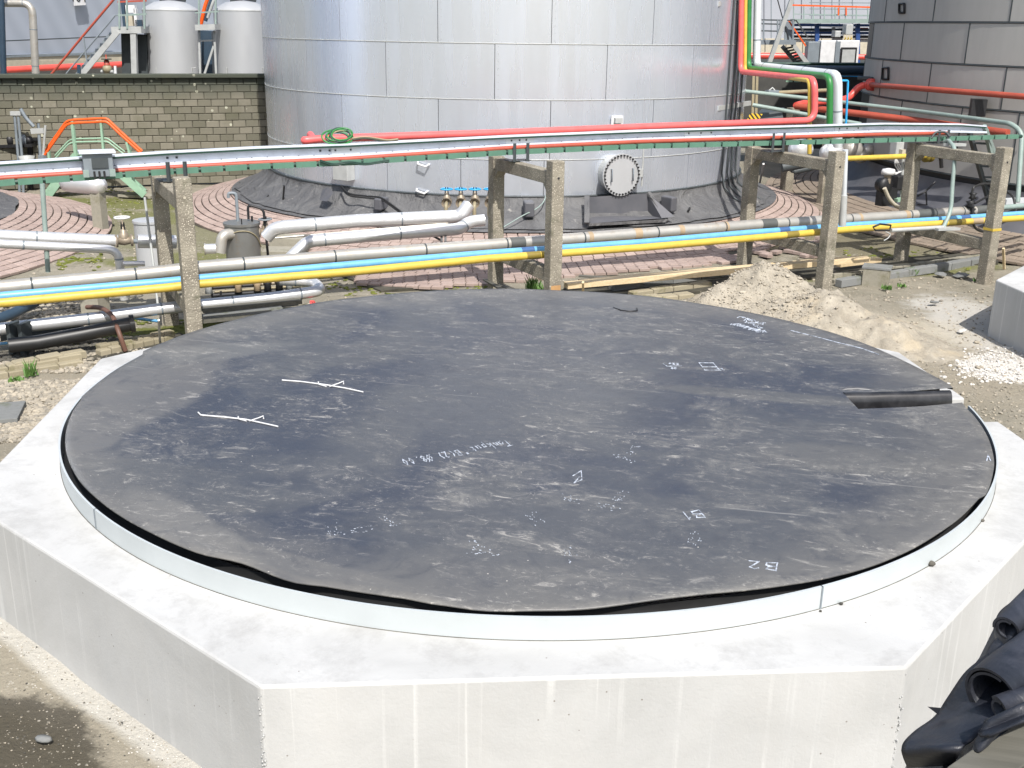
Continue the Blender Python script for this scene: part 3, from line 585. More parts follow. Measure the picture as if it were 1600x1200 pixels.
a_, z_ = cylang(964, 188, C1, R1+.05); q = Vector((C1[0]+(R1+.05)*cos(a_), C1[1]+(R1+.05)*sin(a_), z_)); Rz = Matrix.Rotation(a_, 3, 'Z')
np_ = MB().box(q, (.03, .26, .18), Rz).build('sheet_patch', 'white', t1); MB().box(q+Vector((cos(a_), sin(a_), 0))*.05, (.08, .16, .1), Rz).build('inspection_port', 'boxgrey', t1)
for (x, y, w_, h_) in ((537, 265, .40, .42),):
    a_, z_ = cylang(x, y, C1, R1+.12); q = Vector((C1[0]+(R1+.12)*cos(a_), C1[1]+(R1+.12)*sin(a_), z_)); Rz = Matrix.Rotation(a_, 3, 'Z')
    jb = MB().box(q, (.24, w_, h_), Rz).build('junction_cover', 'boxgrey', t1, bevel=.01); MB().box(q+Vector((cos(a_), sin(a_), 0))*.125+Vector((0, 0, .17)), (.02, w_*1.02, .05), Rz).build('cover_lip', 'midgrey', jb)
for (x, y) in ((662, 256), (660, 298)):
    a_, z_ = cylang(x, y, C1, R1+.03); q = Vector((C1[0]+(R1+.03)*cos(a_), C1[1]+(R1+.03)*sin(a_), z_)); o_ = Vector((cos(a_), sin(a_), 0)); tt = Vector((-sin(a_), cos(a_), 0))
    b = MB().tube([q-tt*.12+Vector((0, 0, .03)), q-tt*.1+o_*.08, q+tt*.08+o_*.1+Vector((0, 0, -.04)), q+tt*.12], .02, 8); b.build('lug', 'white', t1)
# earthing strips / conduits running down the right flank, over the skirt
for dx in (1133, 1141, 1147, 1154):
    a_, _ = cylang(dx, 200, C1, R1+.03); P = [Vector((C1[0]+(R1+.03)*cos(a_), C1[1]+(R1+.03)*sin(a_), z)) for z in (6, 3, 1.1)]
    for rr, z in ((R1+.12, .8), (R1+.35, .6), (R1+.62, .48), (R1+.66, .44)): P.append(Vector((C1[0]+rr*cos(a_), C1[1]+rr*sin(a_), z)))
    MB().tube(P, .022, 6).build('conduit', 'dkgrey', t1)
for z_ in (169, 6):   # bracket arms to the riser pipes
    a_, zz = cylang(1122, z_, C1, R1); q = Vector((C1[0]+R1*cos(a_), C1[1]+R1*sin(a_), zz)); e_ = dp(1172, z_-8, 25.8)
    b = MB().bar(q, e_, .05, .10); b.build('bracket_arm', 'boxgrey', t1)
    if z_ == 6:
        b = MB(); b.add([q, q+(e_-q)*.55, q+Vector((0, 0, -.45)), q+Vector((.05, .1, 0))], [(0, 1, 2), (3, 2, 1)]); b.build('gusset_plate', 'midgrey', t1)
# skirt membrane: top at z .91 to flared hem
def skirtr(a, t):     # t 0 top .. 1 bottom
    r = lerp(R1+.03, R1+.78, t**1.7)+.13*nz(a*7, t*1.6, 3)*min(1, t*1.6)+.07*nz(a*22, t*2.5, 8)*min(1, t*2)
    z = lerp(.93, .40, min(1, t*1.03)); 
    return r, z+.035*nz(a*9, t*3, 1)*(1 if t < .9 else .3)
def skirt(C, Rf, n, a0, a1, name, mat_, par, K=14):
    b = MB(); vs = []
    for i in range(n+1):
        a = lerp(a0, a1, i/n)
        for q in range(K+1):
            r, z = Rf(a, q/K); vs.append((C[0]+r*cos(a), C[1]+r*sin(a), z))
    b.add(vs, [(i*(K+1)+q, (i+1)*(K+1)+q, (i+1)*(K+1)+q+1, i*(K+1)+q+1) for i in range(n) for q in range(K)], True)
    return b.build(name, mat_, par)
aM = ma
sk = skirt(C1, skirtr, 420, -pi-.9, .9, 'membrane_skirt', 'skirt', t1)
MB().lathe((C1[0], C1[1], .925), [(R1+.02, .012), (R1+.05, .012), (R1+.05, -.012)], 140, -pi-.5, .6).build('clamp_strip', 'dkgrey', sk)
MB().lathe((C1[0], C1[1], .39), [(R1+.70, 0), (R1+.92, -.03)], 140, -pi-.9, .9).build('hem_flap', 'skirt', sk)
# recessed box below the manhole, lumps and folds on the skirt
def onsk(x, y, off=.35): return oncyl(x, y, C1, R1+off)
b = MB(); 
L0, L1_, L2, L3 = onsk(918, 308, .10), onsk(1012, 303, .10), onsk(1030, 341, .62), onsk(920, 346, .62)
rec = MB(); U = [onsk(918, 308, .34), onsk(1012, 302, .34), onsk(1012, 336, .36), onsk(918, 338, .36)]; V_ = [onsk(918, 338, .36), onsk(1012, 336, .36), onsk(1034, 341, .84), onsk(922, 349, .84)]
rec.add(U, [(0, 1, 2, 3)]); rec.add([p+Vector((0, 0, .0)) for p in V_], [(0, 1, 2, 3)]); rec.add([U[1], V_[2], V_[1]], [(0, 1, 2)]); rec.add([U[0], V_[0], V_[3]], [(0, 1, 2)])
rec.add([U[1], U[1]+Vector((0, 0, .02)), V_[2]+Vector((.25, .1, .03)), V_[2]], [(0, 1, 2, 3)])
rec.build('recess_box', 'skirt2', sk)
a0_, a1_ = cylang(1012, 303, C1, R1+.34)[0], cylang(1036, 343, C1, R1+.9)[0]
MB().bar(onsk(1013, 301, .33), onsk(1042, 346, .86), .09, .06).build('fold', 'skirt', sk); MB().bar(onsk(917, 307, .30), onsk(917, 349, .86), .10, .05).build('fold', 'skirt', sk)
MB().bar(onsk(919, 351, .84), onsk(1040, 345, .86), .06, .05).build('fold', 'skirt', sk)
for (x, y, w_, h_) in ((826, 326, .2, .3), (1045, 318, .16, .3), (596, 318, .17, .24)):
    p = onsk(x, y, .40); a_ = atan2(p.y-C1[1], p.x-C1[0]); MB().box(p, (.34, w_, h_), Matrix.Rotation(a_, 3, 'Z')).build('pocket', 'skirt2', sk, bevel=.03)
for pts, nm in ((((510, 310, .25), (520, 306, .3)), 0),):
    p = onsk(512, 305, .46); a_ = atan2(p.y-C1[1], p.x-C1[0]); b = MB(); t_ = Vector((-sin(a_), cos(a_), 0)); o_ = Vector((cos(a_), sin(a_), 0)); 
    b.add([p-t_*.15+Vector((0, 0, .1)), p+t_*.02+Vector((0, 0, .17)), p+t_*.17+Vector((0, 0, .08)), p+t_*.12-Vector((0, 0, .1))+o_*.15, p-t_*.12-Vector((0, 0, .1))+o_*.12], [(0, 4, 3, 2, 1)]); b.build('patch', 'skirt2', sk)
for (x0, y0, x1, y1) in ((1075, 330, 1078, 325), (418, 306, 424, 312), (444, 290, 442, 316)):
    MB().bar(onsk(x0, y0, .52), onsk(x1, y1, .46), .03, .05).build('fold', 'darkm', sk)
# cable pair from the junction box down over the skirt
for k_ in range(2):
    P = [onsk(x, y+k_*3, o) for x, y, o in ((533, 290, .22), (543, 303, .45), (570, 306, .45), (596, 308, .52), (610, 318, .6), (630, 333, .72), (640, 345, .95))]
    tag(MB().tube(P, .018, 6, fillet=.2).build('cable', 'black'), ('upper' if k_ == 0 else 'lower')+' one of two black cables running from the tank junction box over the grey skirt', 'cable', 'black cables over the tank skirt')
P = [onsk(x, y, o) for x, y, o in ((853, 305, .12), (850, 316, .35), (838, 327, .5), (818, 336, .62), (795, 350, .8), (775, 362, 1.1))]
tag(MB().tube(P, .012, 6, fillet=.2).build('cable', 'condt'), 'pale grey cable hanging across the grey skirt between the posts of the second frame', 'cable')

# ------------------------------------------------------------------ TANK 2 (right, dark)
def mktank2():
    az_ = lambda x: atan2(ray(x, 90).x, ray(x, 90).y); ang = az_(1985); D = 33.6; C = (CAM.x+sin(ang)*D, CAM.y+cos(ang)*D)
    # radius so that the left tangent is seen at px 1350
    ang0 = az_(1351); R = D*sin(ang-ang0); return C, R
C2, R2 = mktank2()
t2 = thing('storage_tank', 'dull dark grey tank of large sheets with blackened joints at the right edge', 'storage tank', (C2[0], C2[1], 0))
MB().lathe((C2[0], C2[1], 0), [(R2-.03, .1), (R2-.03, 8)], 96).build('inner_shell', 'darkm', t2)
def zat(x, y): return cylang(x, y, C2, R2)[1]
zj2 = [.35, 1.15, zat(1450, 161), zat(1450, 97), zat(1450, 34), 2*zat(1450, 34)-zat(1450, 97), 8]
xr = {1: [1405, 1500, 1590], 2: [1376, 1452, 1570], 3: [1410, 1512], 4: [1384, 1460, 1580], 5: [1420, 1520]}
for i in range(1, 6):
    A = sorted((lambda a: a if a > 0 else a+2*pi)(cylang(x, {1: 200, 2: 130, 3: 65, 4: 15, 5: 5}[i], C2, R2)[0]) for x in xr[i])
    full = [A[0]-.22*j for j in range(1, 0, -1)]; full = [A[0]-.24]+A+[A[-1]+.23, A[-1]+.46, A[-1]+.7]
    for a0, a1 in zip(full, full[1:]): arcpanel(C2, R2, a0, a1, zj2[i]+.01, zj2[i+1]-.01, 6).build('sheet_panel', 'tank2', t2)
    MB().lathe((C2[0], C2[1], zj2[i]), [(R2-.01, -.03), (R2+.012, -.03), (R2+.012, .005), (R2-.01, .005)], 120).build('lap_joint', 'dkgrey', t2)
    for a in full: 
        p = Vector((C2[0]+(R2+.004)*cos(a), C2[1]+(R2+.004)*sin(a), 0)); MB().bar(p+Vector((0, 0, zj2[i])), p+Vector((0, 0, zj2[i+1])), .028, .014, Vector((cos(a), sin(a), 0))).build('vertical_joint', 'dkgrey', t2)
for (x0, y0, x1, y1) in ((1405, 6, 1413, 20), (1379, 106, 1388, 124)):
    b = MB(); q = [oncyl(x, y, C2, R2+.03) for x, y in ((x0, y0), (x1, y0), (x1, y1), (x0, y1))]; b.tube(q, .03, 4, close=True); b.build('label_frame', 'darkm', t2)
p = oncyl(1528, 168, C2, R2+.2); MB().box(p, (.3, .3, .35)).build('bracket', 'darkm', t2); MB().bar(oncyl(1515, 180, C2, R2+.02), p, .07, .05).build('stay', 'dkgrey', t2)
def skirtr2(a, t): 
    r = lerp(R2+.03, R2+.75, t**1.8)+.04*nz(a*12, t*3, 5)*sin(pi*t); return r, lerp(1.02, .28, t)
s2 = skirt(C2, skirtr2, 260, pi/2+.3, pi*1.75, 'membrane_skirt', 'skirt2', t2)

# ------------------------------------------------------------------ TANK 3 (far left, only its skirt is in view)
C3 = (-17.9, 7.2); R3 = 4.6
t3 = thing('storage_tank', 'tank at the far left edge, only its grey skirt folds showing above the paving', 'storage tank', (C3[0], C3[1], 0))
def skirtr3(a, t): return lerp(R3-.7, R3+1.0, t**1.5)+.06*nz(a*6, t*2, 5), lerp(1.0, .45, t)+.06*nz(a*8, t*2, 2)
skirt(C3, skirtr3, 160, -pi, pi, 'membrane_skirt', 'skirt', t3)
MB().lathe((C3[0], C3[1], 0), [(R3-.75, .5), (R3-.75, 7.2), (R3-.8, 7.25), (0, 8)], 72).build('tank_shell', 'tank', t3)

# ------------------------------------------------------------------ PAVED MOUNDS (pavers)
BX = MB().box((0, 0, 0), (1, 1, 1)); _bm = {}
def bmesh_unit(name, mat_):
    if (name, mat_) not in _bm:
        o = MB(); w_, d_, h_ = .5, .5, .5; e = .06
        o.v = [(-w_, -d_, -h_), (w_, -d_, -h_), (w_, d_, -h_), (-w_, d_, -h_), (-w_, -d_, h_*.7), (w_, -d_, h_*.7), (w_, d_, h_*.7), (-w_, d_, h_*.7), (-w_+e, -d_+e, h_), (w_-e, -d_+e, h_), (w_-e, d_-e, h_), (-w_+e, d_-e, h_)]
        o.f = [(0, 1, 5, 4), (1, 2, 6, 5), (2, 3, 7, 6), (3, 0, 4, 7), (4, 5, 9, 8), (5, 6, 10, 9), (6, 7, 11, 10), (7, 4, 8, 11), (8, 9, 10, 11)]
        me = bpy.data.meshes.new(name); me.from_pydata(o.v, [], o.f); me.materials.append(m[mat_]); _bm[(name, mat_)] = (me, o)
    return _bm[(name, mat_)]
def laybricks(name, mat_, items, parent, limit=300):
    """items: (centre, 3x3 rotation, size); the nearest ones are objects, the rest one joined part"""
    me, o = bmesh_unit(name, mat_); items = sorted(items, key=lambda t: (t[0]-CAM).length); P = wloc(parent)
    for c_, R_, sz in items[:limit]:
        x = bpy.data.objects.new(name, me); COL.objects.link(x); x.parent = parent
        x.matrix_local = Matrix.Translation(c_-P) @ R_.to_4x4() @ Matrix.Diagonal((*sz, 1))
    if len(items) > limit:
        b = MB()
        for c_, R_, sz in items[limit:]: b.add([c_ + R_ @ Vector((p[0]*sz[0], p[1]*sz[1], p[2]*sz[2])) for p in o.v], o.f)
        b.build(name+'_field', mat_, parent, kind='stuff')
def inview(p, mx=60):
    d = p-CAM; z = d.dot(_f)
    if z < .2: return False
    x = 800+F*d.dot(_r)/z; y = 600-F*d.dot(_u)/z; return -mx < x < 1600+mx and -mx < y < 1200+mx
def mound(C, Rin, Rout, zt, mat_, test, name, limit, a0=-pi, a1=pi, rmax=None, pitch=.165, L=.215, lab=None):
    rmax = rmax or Rout
    def h(r): 
        t = (r-Rin)/(Rout-Rin); return lerp(zt, .03, min(1, t)) if r > Rin else zt
    base = MB().lathe((C[0], C[1], -.045), [(Rin-.8, zt)]+[(r, h(r)) for r in (Rin, Rout-.02, Rout, rmax)]+[(rmax+.02, -.2)], 120, smooth=False)
    # keep only the tested part of the flat apron
    if rmax > Rout:
        base = MB().lathe((C[0], C[1], -.045), [(Rin-.8, zt), (Rin, zt), (Rout, .03), (Rout+.02, -.2)], 120)
    o = struct(base.build(name, 'joint', None)); o['label'] = lab
    it = []; r = Rin; k = 0
    while r < rmax:
        rm = r+pitch/2; n = int(2*pi*rm/L); sl = atan2(zt-.03, Rout-Rin) if rm < Rout else 0
        for i in range(n):
            a = a0 + 2*pi*(i+.5*(k % 2)+.1*nz(k, 3))/n; p = Vector((C[0]+rm*cos(a), C[1]+rm*sin(a), h(rm)-.022))
            if (p-CAM).xy.dot(Vector((C[0]-CAM.x, C[1]-CAM.y)).normalized()) > hypot(C[0]-CAM.x, C[1]-CAM.y)+2: continue
            if not inview(p) or not test(p, rm): continue
            w_ = 2*pi*rm/n-.014; wob = Matrix.Rotation(random.uniform(-.025, .025), 3, 'X') @ Matrix.Rotation(random.uniform(-.02, .02), 3, 'Z')
            Rm = Matrix.Rotation(a+pi/2, 3, 'Z') @ Matrix.Rotation(sl, 3, 'X') @ wob if False else Matrix.Rotation(a+pi/2, 3, 'Z') @ Matrix.Rotation(-sl*-1 if False else sl, 3, 'X') @ wob
            it.append((p+Vector((0, 0, random.uniform(-.004, .004))), Rm, (w_, pitch-.017, .05)))
        r += pitch; k += 1
    laybricks('paving_brick', mat_, it, o, limit); return o
def rsw(p): q = Vector((p.x, p.y, 0))-R0; return q.dot(RU), q.dot(RN)
def tst1(p, r):
    s, wv = rsw(p)
    if r < 7.8: return True
    return wv > 2.5+.25*nz(s*.8, 1) and s > 3.2+.3*nz(wv*2, 4) and s < 10.6
m1 = mound(C1, R1+.62, 7.85, .40, 'paver', tst1, 'paved_mound', 300, rmax=9.9, lab='ringed pink brick mound around the bright tank')
# flat apron bed beneath the bricks in front
b = MB(); pts = [rw(s, wv, 0) for s, wv in ((3.4, 2.7), (10.6, 2.7), (11.4, 4.2), (9, 6.2), (4, 6.2), (3.0, 4.6))]; struct(b.prism([(p.x, p.y) for p in pts], -.1, .0).build('paving_bed', 'joint'))
mound(C3, R3+1.0, R3+2.8, .45, 'paver', lambda p, r: True, 'paved_mound', 150, lab='ringed pink brick mound at the left edge')
mound(C2, R2+.7, R2+2.1, .30, 'paver2', lambda p, r: True, 'paved_mound', 120, pitch=.2, L=.24, lab='ringed brown brick mound around the dark tank')
# disturbed bricks by the third frame
it = []
for i in range(46):
    x = random.uniform(1178, 1290); y = random.uniform(372, 400)
    p = at(x, y, .03); it.append((p, Matrix.Rotation(random.choice((.9, -.6))+random.uniform(-.12, .12), 3, 'Z') @ Matrix.Rotation(random.uniform(-.1, .1), 3, 'X'), (.21, .15, .06)))
laybricks('loose_brick', 'paver', it, m1)

# ------------------------------------------------------------------ BLOCK WALL (left background)
wa, wb_ = at(-190, 303), at(430, 283); wu = (wb_-wa); WL = wu.length; wu.normalize(); wn = Vector((wu.y, -wu.x, 0))
wl = thing('block_wall', 'mossy grey-brown block wall with pale lichen spots between the left edge and the bright tank', 'wall', wa)
WH = zr(at(375, 283), 375, 121); nrow = 15; hh = WH/nrow; bl = .345
wz = lambda p: zr(p, 0, 0)
cw = MB().bar(wa+Vector((0, 0, WH/2))-wn*.17, wb_+Vector((0, 0, WH/2))-wn*.17, .2, WH); cw.build('wall_core', 'joint', wl)
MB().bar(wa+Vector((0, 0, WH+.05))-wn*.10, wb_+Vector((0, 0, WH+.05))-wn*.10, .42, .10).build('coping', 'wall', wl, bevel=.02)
it = []; Rw = Matrix((wu, -wn, Vector((0, 0, 1)))).transposed()
for r_ in range(nrow):
    x = -(r_ % 2)*bl/2
    while x < WL:
        p = wa+wu*(x+bl/2)+Vector((0, 0, (r_+.5)*hh))-wn*.04
        if inview(p, 20): it.append((p+wn*random.uniform(-.006, .008), Rw @ Matrix.Rotation(pi/2, 3, 'X') @ Matrix.Rotation(random.uniform(-.006, .006), 3, 'Z'), (bl-.012, hh-.012, .07)))
        x += bl
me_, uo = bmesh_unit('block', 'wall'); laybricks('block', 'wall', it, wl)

# ================================================================== PIPE RACK FRAMES
FR = [Vector((-5.1, 2.98, 0)), Vector((-1.05, 6.25, 0)), Vector((2.95, 9.35, 0)), Vector((5.72, 10.85, 0))]
BK = [Vector((-6.37, 4.53, 0)), Vector((-2.3, 7.7, 0)), Vector((1.58, 10.95, 0)), Vector((4.46, 12.4, 0))]
FH = [2.33, 2.34, 2.31, 2.33]; BH = [2.12, 2.2, 2.18, 2.21]
LB_ = ['nearest concrete pipe support frame at the left, rising behind the rim of the white plinth', 'concrete pipe support frame with an orange stain, second from the left behind the black disc', 'concrete pipe support frame behind the dirt heap with a grey pipe on its front post', 'rightmost concrete pipe support frame with a yellow painted band beside the second plinth']
a_r = atan2(RU.y, RU.x)
for i in range(4):
    f, k_ = FR[i], BK[i]; t = thing('pipe_support', LB_[i], 'pipe support', f, 'concrete pipe support frames'); dn = (k_-f).normalized(); sd_ = Vector((-dn.y, dn.x, 0)); Rp = Matrix((-sd_, dn, Vector((0, 0, 1)))).transposed()
    MB().box(f+Vector((0, 0, FH[i]/2-.2)), (.2, .2, FH[i]+.4), Rp).build('post', 'agg', t, bevel=.014)
    MB().box(k_+Vector((0, 0, BH[i]/2-.2)), (.2, .2, BH[i]+.4), Rp).build('post', 'agg', t, bevel=.014)
    L = (k_-f).length-.2
    MB().box((f+k_)/2+Vector((0, 0, BH[i]-.10-.01)), (.17, L+.002, .19), Rp).build('beam', 'agg', t, bevel=.012)
    MB().box((f+k_)/2+Vector((0, 0, .66)), (.17, L+.002, .19), Rp).build('beam', 'agg', t, bevel=.012)
    for s_ in (.1, L+.1):
        q = f+dn*s_; e = 1 if s_ < 1 else -1; b = MB(); c0 = q+Vector((0, 0, BH[i]-.2)); 
        vs = [c0+sd_*.08, c0-sd_*.08, c0+dn*.12*e+sd_*.08, c0+dn*.12*e-sd_*.08, c0-Vector((0, 0, .12))+sd_*.08, c0-Vector((0, 0, .12))-sd_*.08]
        b.add(vs, [(0, 1, 3, 2), (2, 3, 5, 4), (0, 4, 5, 1), (0, 2, 4), (1, 5, 3)]); b.build('haunch', 'agg', t)
    MB().cyl(f-dn*.105+Vector((0, 0, FH[i]-.24)), f-dn*.095+Vector((0, 0, FH[i]-.24)), .018, 8).build('anchor_hole', 'darkm' if i else 'cream', t)
    if i in (1, 2, 3):
        pass
f, k_ = FR[3], BK[3]; dn = (k_-f).normalized(); sd_ = Vector((-dn.y, dn.x, 0)); Rp = Matrix((-sd_, dn, Vector((0, 0, 1)))).transposed()
MB().box(f+Vector((0, 0, zr(f, 1555, 358))), (.207, .207, .045), Rp).build('yellow_band', 'yellow', bpy.data.objects['pipe_support.003'])
f = FR[1]; MB().box(f-(BK[1]-f).normalized()*.100+Vector((0, 0, .42)), (.16, .006, .22), Matrix((-Vector((-(BK[1]-f).normalized().y, (BK[1]-f).normalized().x, 0)), (BK[1]-f).normalized(), Vector((0, 0, 1)))).transposed()).build('orange_stain', paint('rusty_orange_stain', lin(.42, .24, .10), .9, wear=.6, wc=(.3, .27, .2, 1), scale=4), bpy.data.objects['pipe_support.001'])
# ================================================================== LOW PIPES ON THE RACK
def pipe(name, mat_, pts, r, label, cat='pipe', n=14, fillet=0, group=None, bands=None, joints=0, jm='midgrey', sag=True):
    P = [Vector(p) for p in pts]; t = thing(name, label, cat, P[0], group); MB().tube(P, r, n, fillet=fillet).build('pipe_run', mat_, t)
    tot = [0]
    for a, b2 in zip(P, P[1:]): tot.append(tot[-1]+(b2-a).length)
    def pos(s):
        for i in range(len(P)-1):
            if s <= tot[i+1] or i == len(P)-2: u = (s-tot[i])/(tot[i+1]-tot[i]); return lerp(P[i], P[i+1], u), (P[i+1]-P[i]).normalized()
    if joints:
        s = joints*.6
        while s < tot[-1]-.2:
            q, d = pos(s); MB().tube([q-d*.012, q+d*.012], r+.0035, n, cap=False).build('cladding_seam', jm, t); s += joints*random.uniform(.93, 1.07)
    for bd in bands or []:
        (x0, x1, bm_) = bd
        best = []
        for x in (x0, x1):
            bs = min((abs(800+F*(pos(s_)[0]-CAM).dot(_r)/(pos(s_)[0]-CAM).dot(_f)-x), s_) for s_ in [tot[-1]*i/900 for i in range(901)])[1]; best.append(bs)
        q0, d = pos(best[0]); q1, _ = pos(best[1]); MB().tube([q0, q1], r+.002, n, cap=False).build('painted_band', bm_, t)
    return t
gp = [(-60, 453), (0, 449.5), (130, 437), (262, 424), (308, 418), (557, 398), (762, 383), (1000, 365), (1170, 352), (1330, 342), (1440, 335), (1522, 329)]
rust = paint('rusty_stained_cladding', lin(.36, .27, .17), .5, wear=.3, scale=5)
pipe('grey_pipe', 'cladold', [rk(x, y, .86) for x, y in gp], .090, 'long weathered grey clad pipe, thickest of the three on the low rack beams', joints=1.35, jm='dkgrey',
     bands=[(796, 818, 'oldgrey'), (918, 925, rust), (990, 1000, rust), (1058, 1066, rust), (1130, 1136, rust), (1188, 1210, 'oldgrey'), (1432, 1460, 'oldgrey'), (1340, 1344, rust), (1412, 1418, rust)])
q0, q1 = rk(1522, 329, .86), rk(1548, 326, .86); q2, q3 = rk(1560, 325, .86), rk(1640, 318, .86)
tag(MB().tube([q0, q1, q2], [.088, .07, .045], 12).build('pipe_reducer', 'oldgrey'), 'tapered grey end piece of the thick rack pipe by the rightmost post', 'pipe fitting')
tag(MB().tube([q2, q3], .05, 10).build('pipe_stub', 'condt'), 'pale grey pipe continuing the thick rack pipe off the right edge', 'pipe')
bp = [(-60, 468), (0, 463), (262, 440), (308, 435.5), (557, 413), (762, 396), (1000, 379), (1170, 364), (1330, 352), (1500, 341), (1640, 331)]
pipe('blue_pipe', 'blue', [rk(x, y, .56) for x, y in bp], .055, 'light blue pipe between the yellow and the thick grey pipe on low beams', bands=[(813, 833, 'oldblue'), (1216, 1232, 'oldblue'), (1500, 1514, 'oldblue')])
yp = [(-60, 479), (0, 473.5), (262, 449.5), (308, 444), (557, 424), (762, 404), (1000, 387), (1170, 372.5), (1330, 358), (1500, 347), (1640, 338)]
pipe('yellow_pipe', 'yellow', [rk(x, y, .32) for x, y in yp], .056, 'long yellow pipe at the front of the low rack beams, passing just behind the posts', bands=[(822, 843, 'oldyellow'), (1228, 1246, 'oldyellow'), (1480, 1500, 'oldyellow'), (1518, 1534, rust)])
# low silver pipe with return bend
lp = [(-60, 521), (0, 514), (150, 497), (262, 481), (320, 476), (420, 466), (478, 458)]
P = [rk(x, y, 1.25) for x, y in lp]; e = P[-1]; P += [e+RU*.22+Vector((0, 0, .02)), e+RU*.24+RN*.42+Vector((0, 0, .06)), e-RU*.25+RN*.55+Vector((0, 0, .10))]
pipe('silver_pipe', 'clad', P, .082, 'bright silver clad pipe low on the ground side with a return bend behind the plinth', joints=1.0, fillet=.2)

# ================================================================== CABLE RAIL AND TRAYS ON TOP
rt = [(-60, 259, 281), (0, 253, 274), (262, 236, 258), (400, 229, 250), (540, 224, 245), (800, 211, 228.5), (1000, 203, 219), (1180, 197.5, 213), (1380, 192, 206), (1500, 193, 207), (1538, 196, 208)]
WT = 1.36; top = [rk(x, y0, WT) for x, y0, y1 in rt]; bot = [rk(x, y1, WT) for x, y0, y1 in rt]
rl = thing('cable_rail', 'long pale galvanised channel rail carried along the top of the concrete frames', 'cable rail', top[0])
for i in range(len(rt)-1):
    a, b2, c_, d_ = top[i], top[i+1], bot[i], bot[i+1]; w_ = RN
    hg = (a-c_).length
    MB().bar(a-w_*.0-Vector((0, 0, .012)), b2-Vector((0, 0, .012)), .12, .022).build('top_flange', 'rail', rl)
    MB().bar(c_+Vector((0, 0, .02)), d_+Vector((0, 0, .02)), .12, .035).build('bottom_flange', 'rail', rl)
    MB().bar((a+c_)/2+w_*.03, (b2+d_)/2+w_*.03, .012, hg-.06).build('web', 'rail', rl)
    MB().bar(a-w_*.055-Vector((0, 0, .036)), b2-w_*.055-Vector((0, 0, .036)), .006, .026).build('lip', 'dgreen', rl)
b = MB()
def along(L, xs):  # interpolate list of (x, p)
    for (x0, p0), (x1, p1) in zip(L, L[1:]):
        if x0 <= xs <= x1: return lerp(p0, p1, (xs-x0)/(x1-x0))
    return L[-1][1]
TT = [(r_[0], p) for r_, p in zip(rt, top)]; BB = [(r_[0], p) for r_, p in zip(rt, bot)]
for x in range(-40, 1530, 24):
    p = along(BB, x); b.box(p+Vector((0, 0, .045))-RN*.060, (.018, .006, .006))
for x in (500, 515, 524, 548, 800, 812, 822, 1075, 1094, 1110, 1310, 1322, 1340, 262, 276):
    p = lerp(along(TT, x), along(BB, x), .5); b.box(p-RN*.0+RN*.018, (.025, .02, .025))
b.build('bolts', 'dkgrey', rl, kind='stuff')
for x in (540, 812, 1090, 1325):
    p = lerp(along(TT, x-22), along(BB, x-22), .52); q = lerp(along(TT, x+22), along(BB, x+22), .52); MB().bar(p+RN*.02, q+RN*.02, .008, .10).build('splice_plate', 'galv', rl)
# end strut of the rail at the right
e0 = rk(1538, 198, WT); tag(MB().bar(e0, rk(1562, 262, 2.6), .06, .09).build('rail_end_strut', 'condt'), 'angled grey strut at the right end of the cable rail', 'strut'); 
rp = [(-60, 284), (0, 278.5), (262, 262), (400, 255), (540, 248.5), (800, 231), (1000, 221.5), (1180, 216), (1380, 210), (1480, 208)]
pipe('red_pipe', 'red2', [rk(x, y, 1.28) for x, y in rp], .034, 'thin dull red pipe running directly beneath the cable rail', n=10)
gp_ = [(-60, 292), (0, 286), (262, 268), (400, 260), (540, 254), (800, 237.5), (1000, 228.5), (1180, 224), (1380, 219), (1500, 216), (1596, 213)]
G_ = [rk(x, y, 1.24) for x, y in gp_]
gt = thing('green_cable_tray', 'long narrow green cable tray in short covered lengths under the cable rail', 'cable tray', G_[0])
MB().tube(G_, .034, 8).build('tray_spine', 'dgreen', gt)
tl = [0]
for a, b2 in zip(G_, G_[1:]): tl.append(tl[-1]+(b2-a).length)
s = 0
while s < tl[-1]-.34:
    i = max(j for j in range(len(tl)-1) if tl[j] <= s); u = (s-tl[i])/(tl[i+1]-tl[i]); d = (G_[i+1]-G_[i]).normalized(); p = lerp(G_[i], G_[i+1], u)
    o = MB().bar(p, p+d*.29, .09, .075).build('tray_cover', 'traygreen', gt); s += .325
for i, (x, wv) in enumerate(((272, 1.3), (806, 1.3), (1205, 1.3), (1462, 1.3))):
    p = rw((along(BB, x)-R0).dot(RU), 1.3, BH[i]); t = thing('rail_bracket', ['steel rail bracket on the nearest concrete frame', 'steel rail bracket on the second concrete frame from the left', 'steel rail bracket on the frame behind the dirt heap', 'steel rail bracket on the rightmost frame'][i], 'bracket', p, 'rail brackets on the frame beams')
    hg = max(.1, along(BB, x).z-BH[i])
    MB().box(p+Vector((0, 0, .006)), (.36, .2, .012), Matrix.Rotation(a_r, 3, 'Z')).build('base_plate', 'dkgrey', t)
    for s_ in (-1, 1): MB().bar(p+RU*.11*s_-RN*.13, p+RU*.11*s_-RN*.13+Vector((0, 0, hg+.06)), .04, .04).build('upright', 'dkgrey', t)
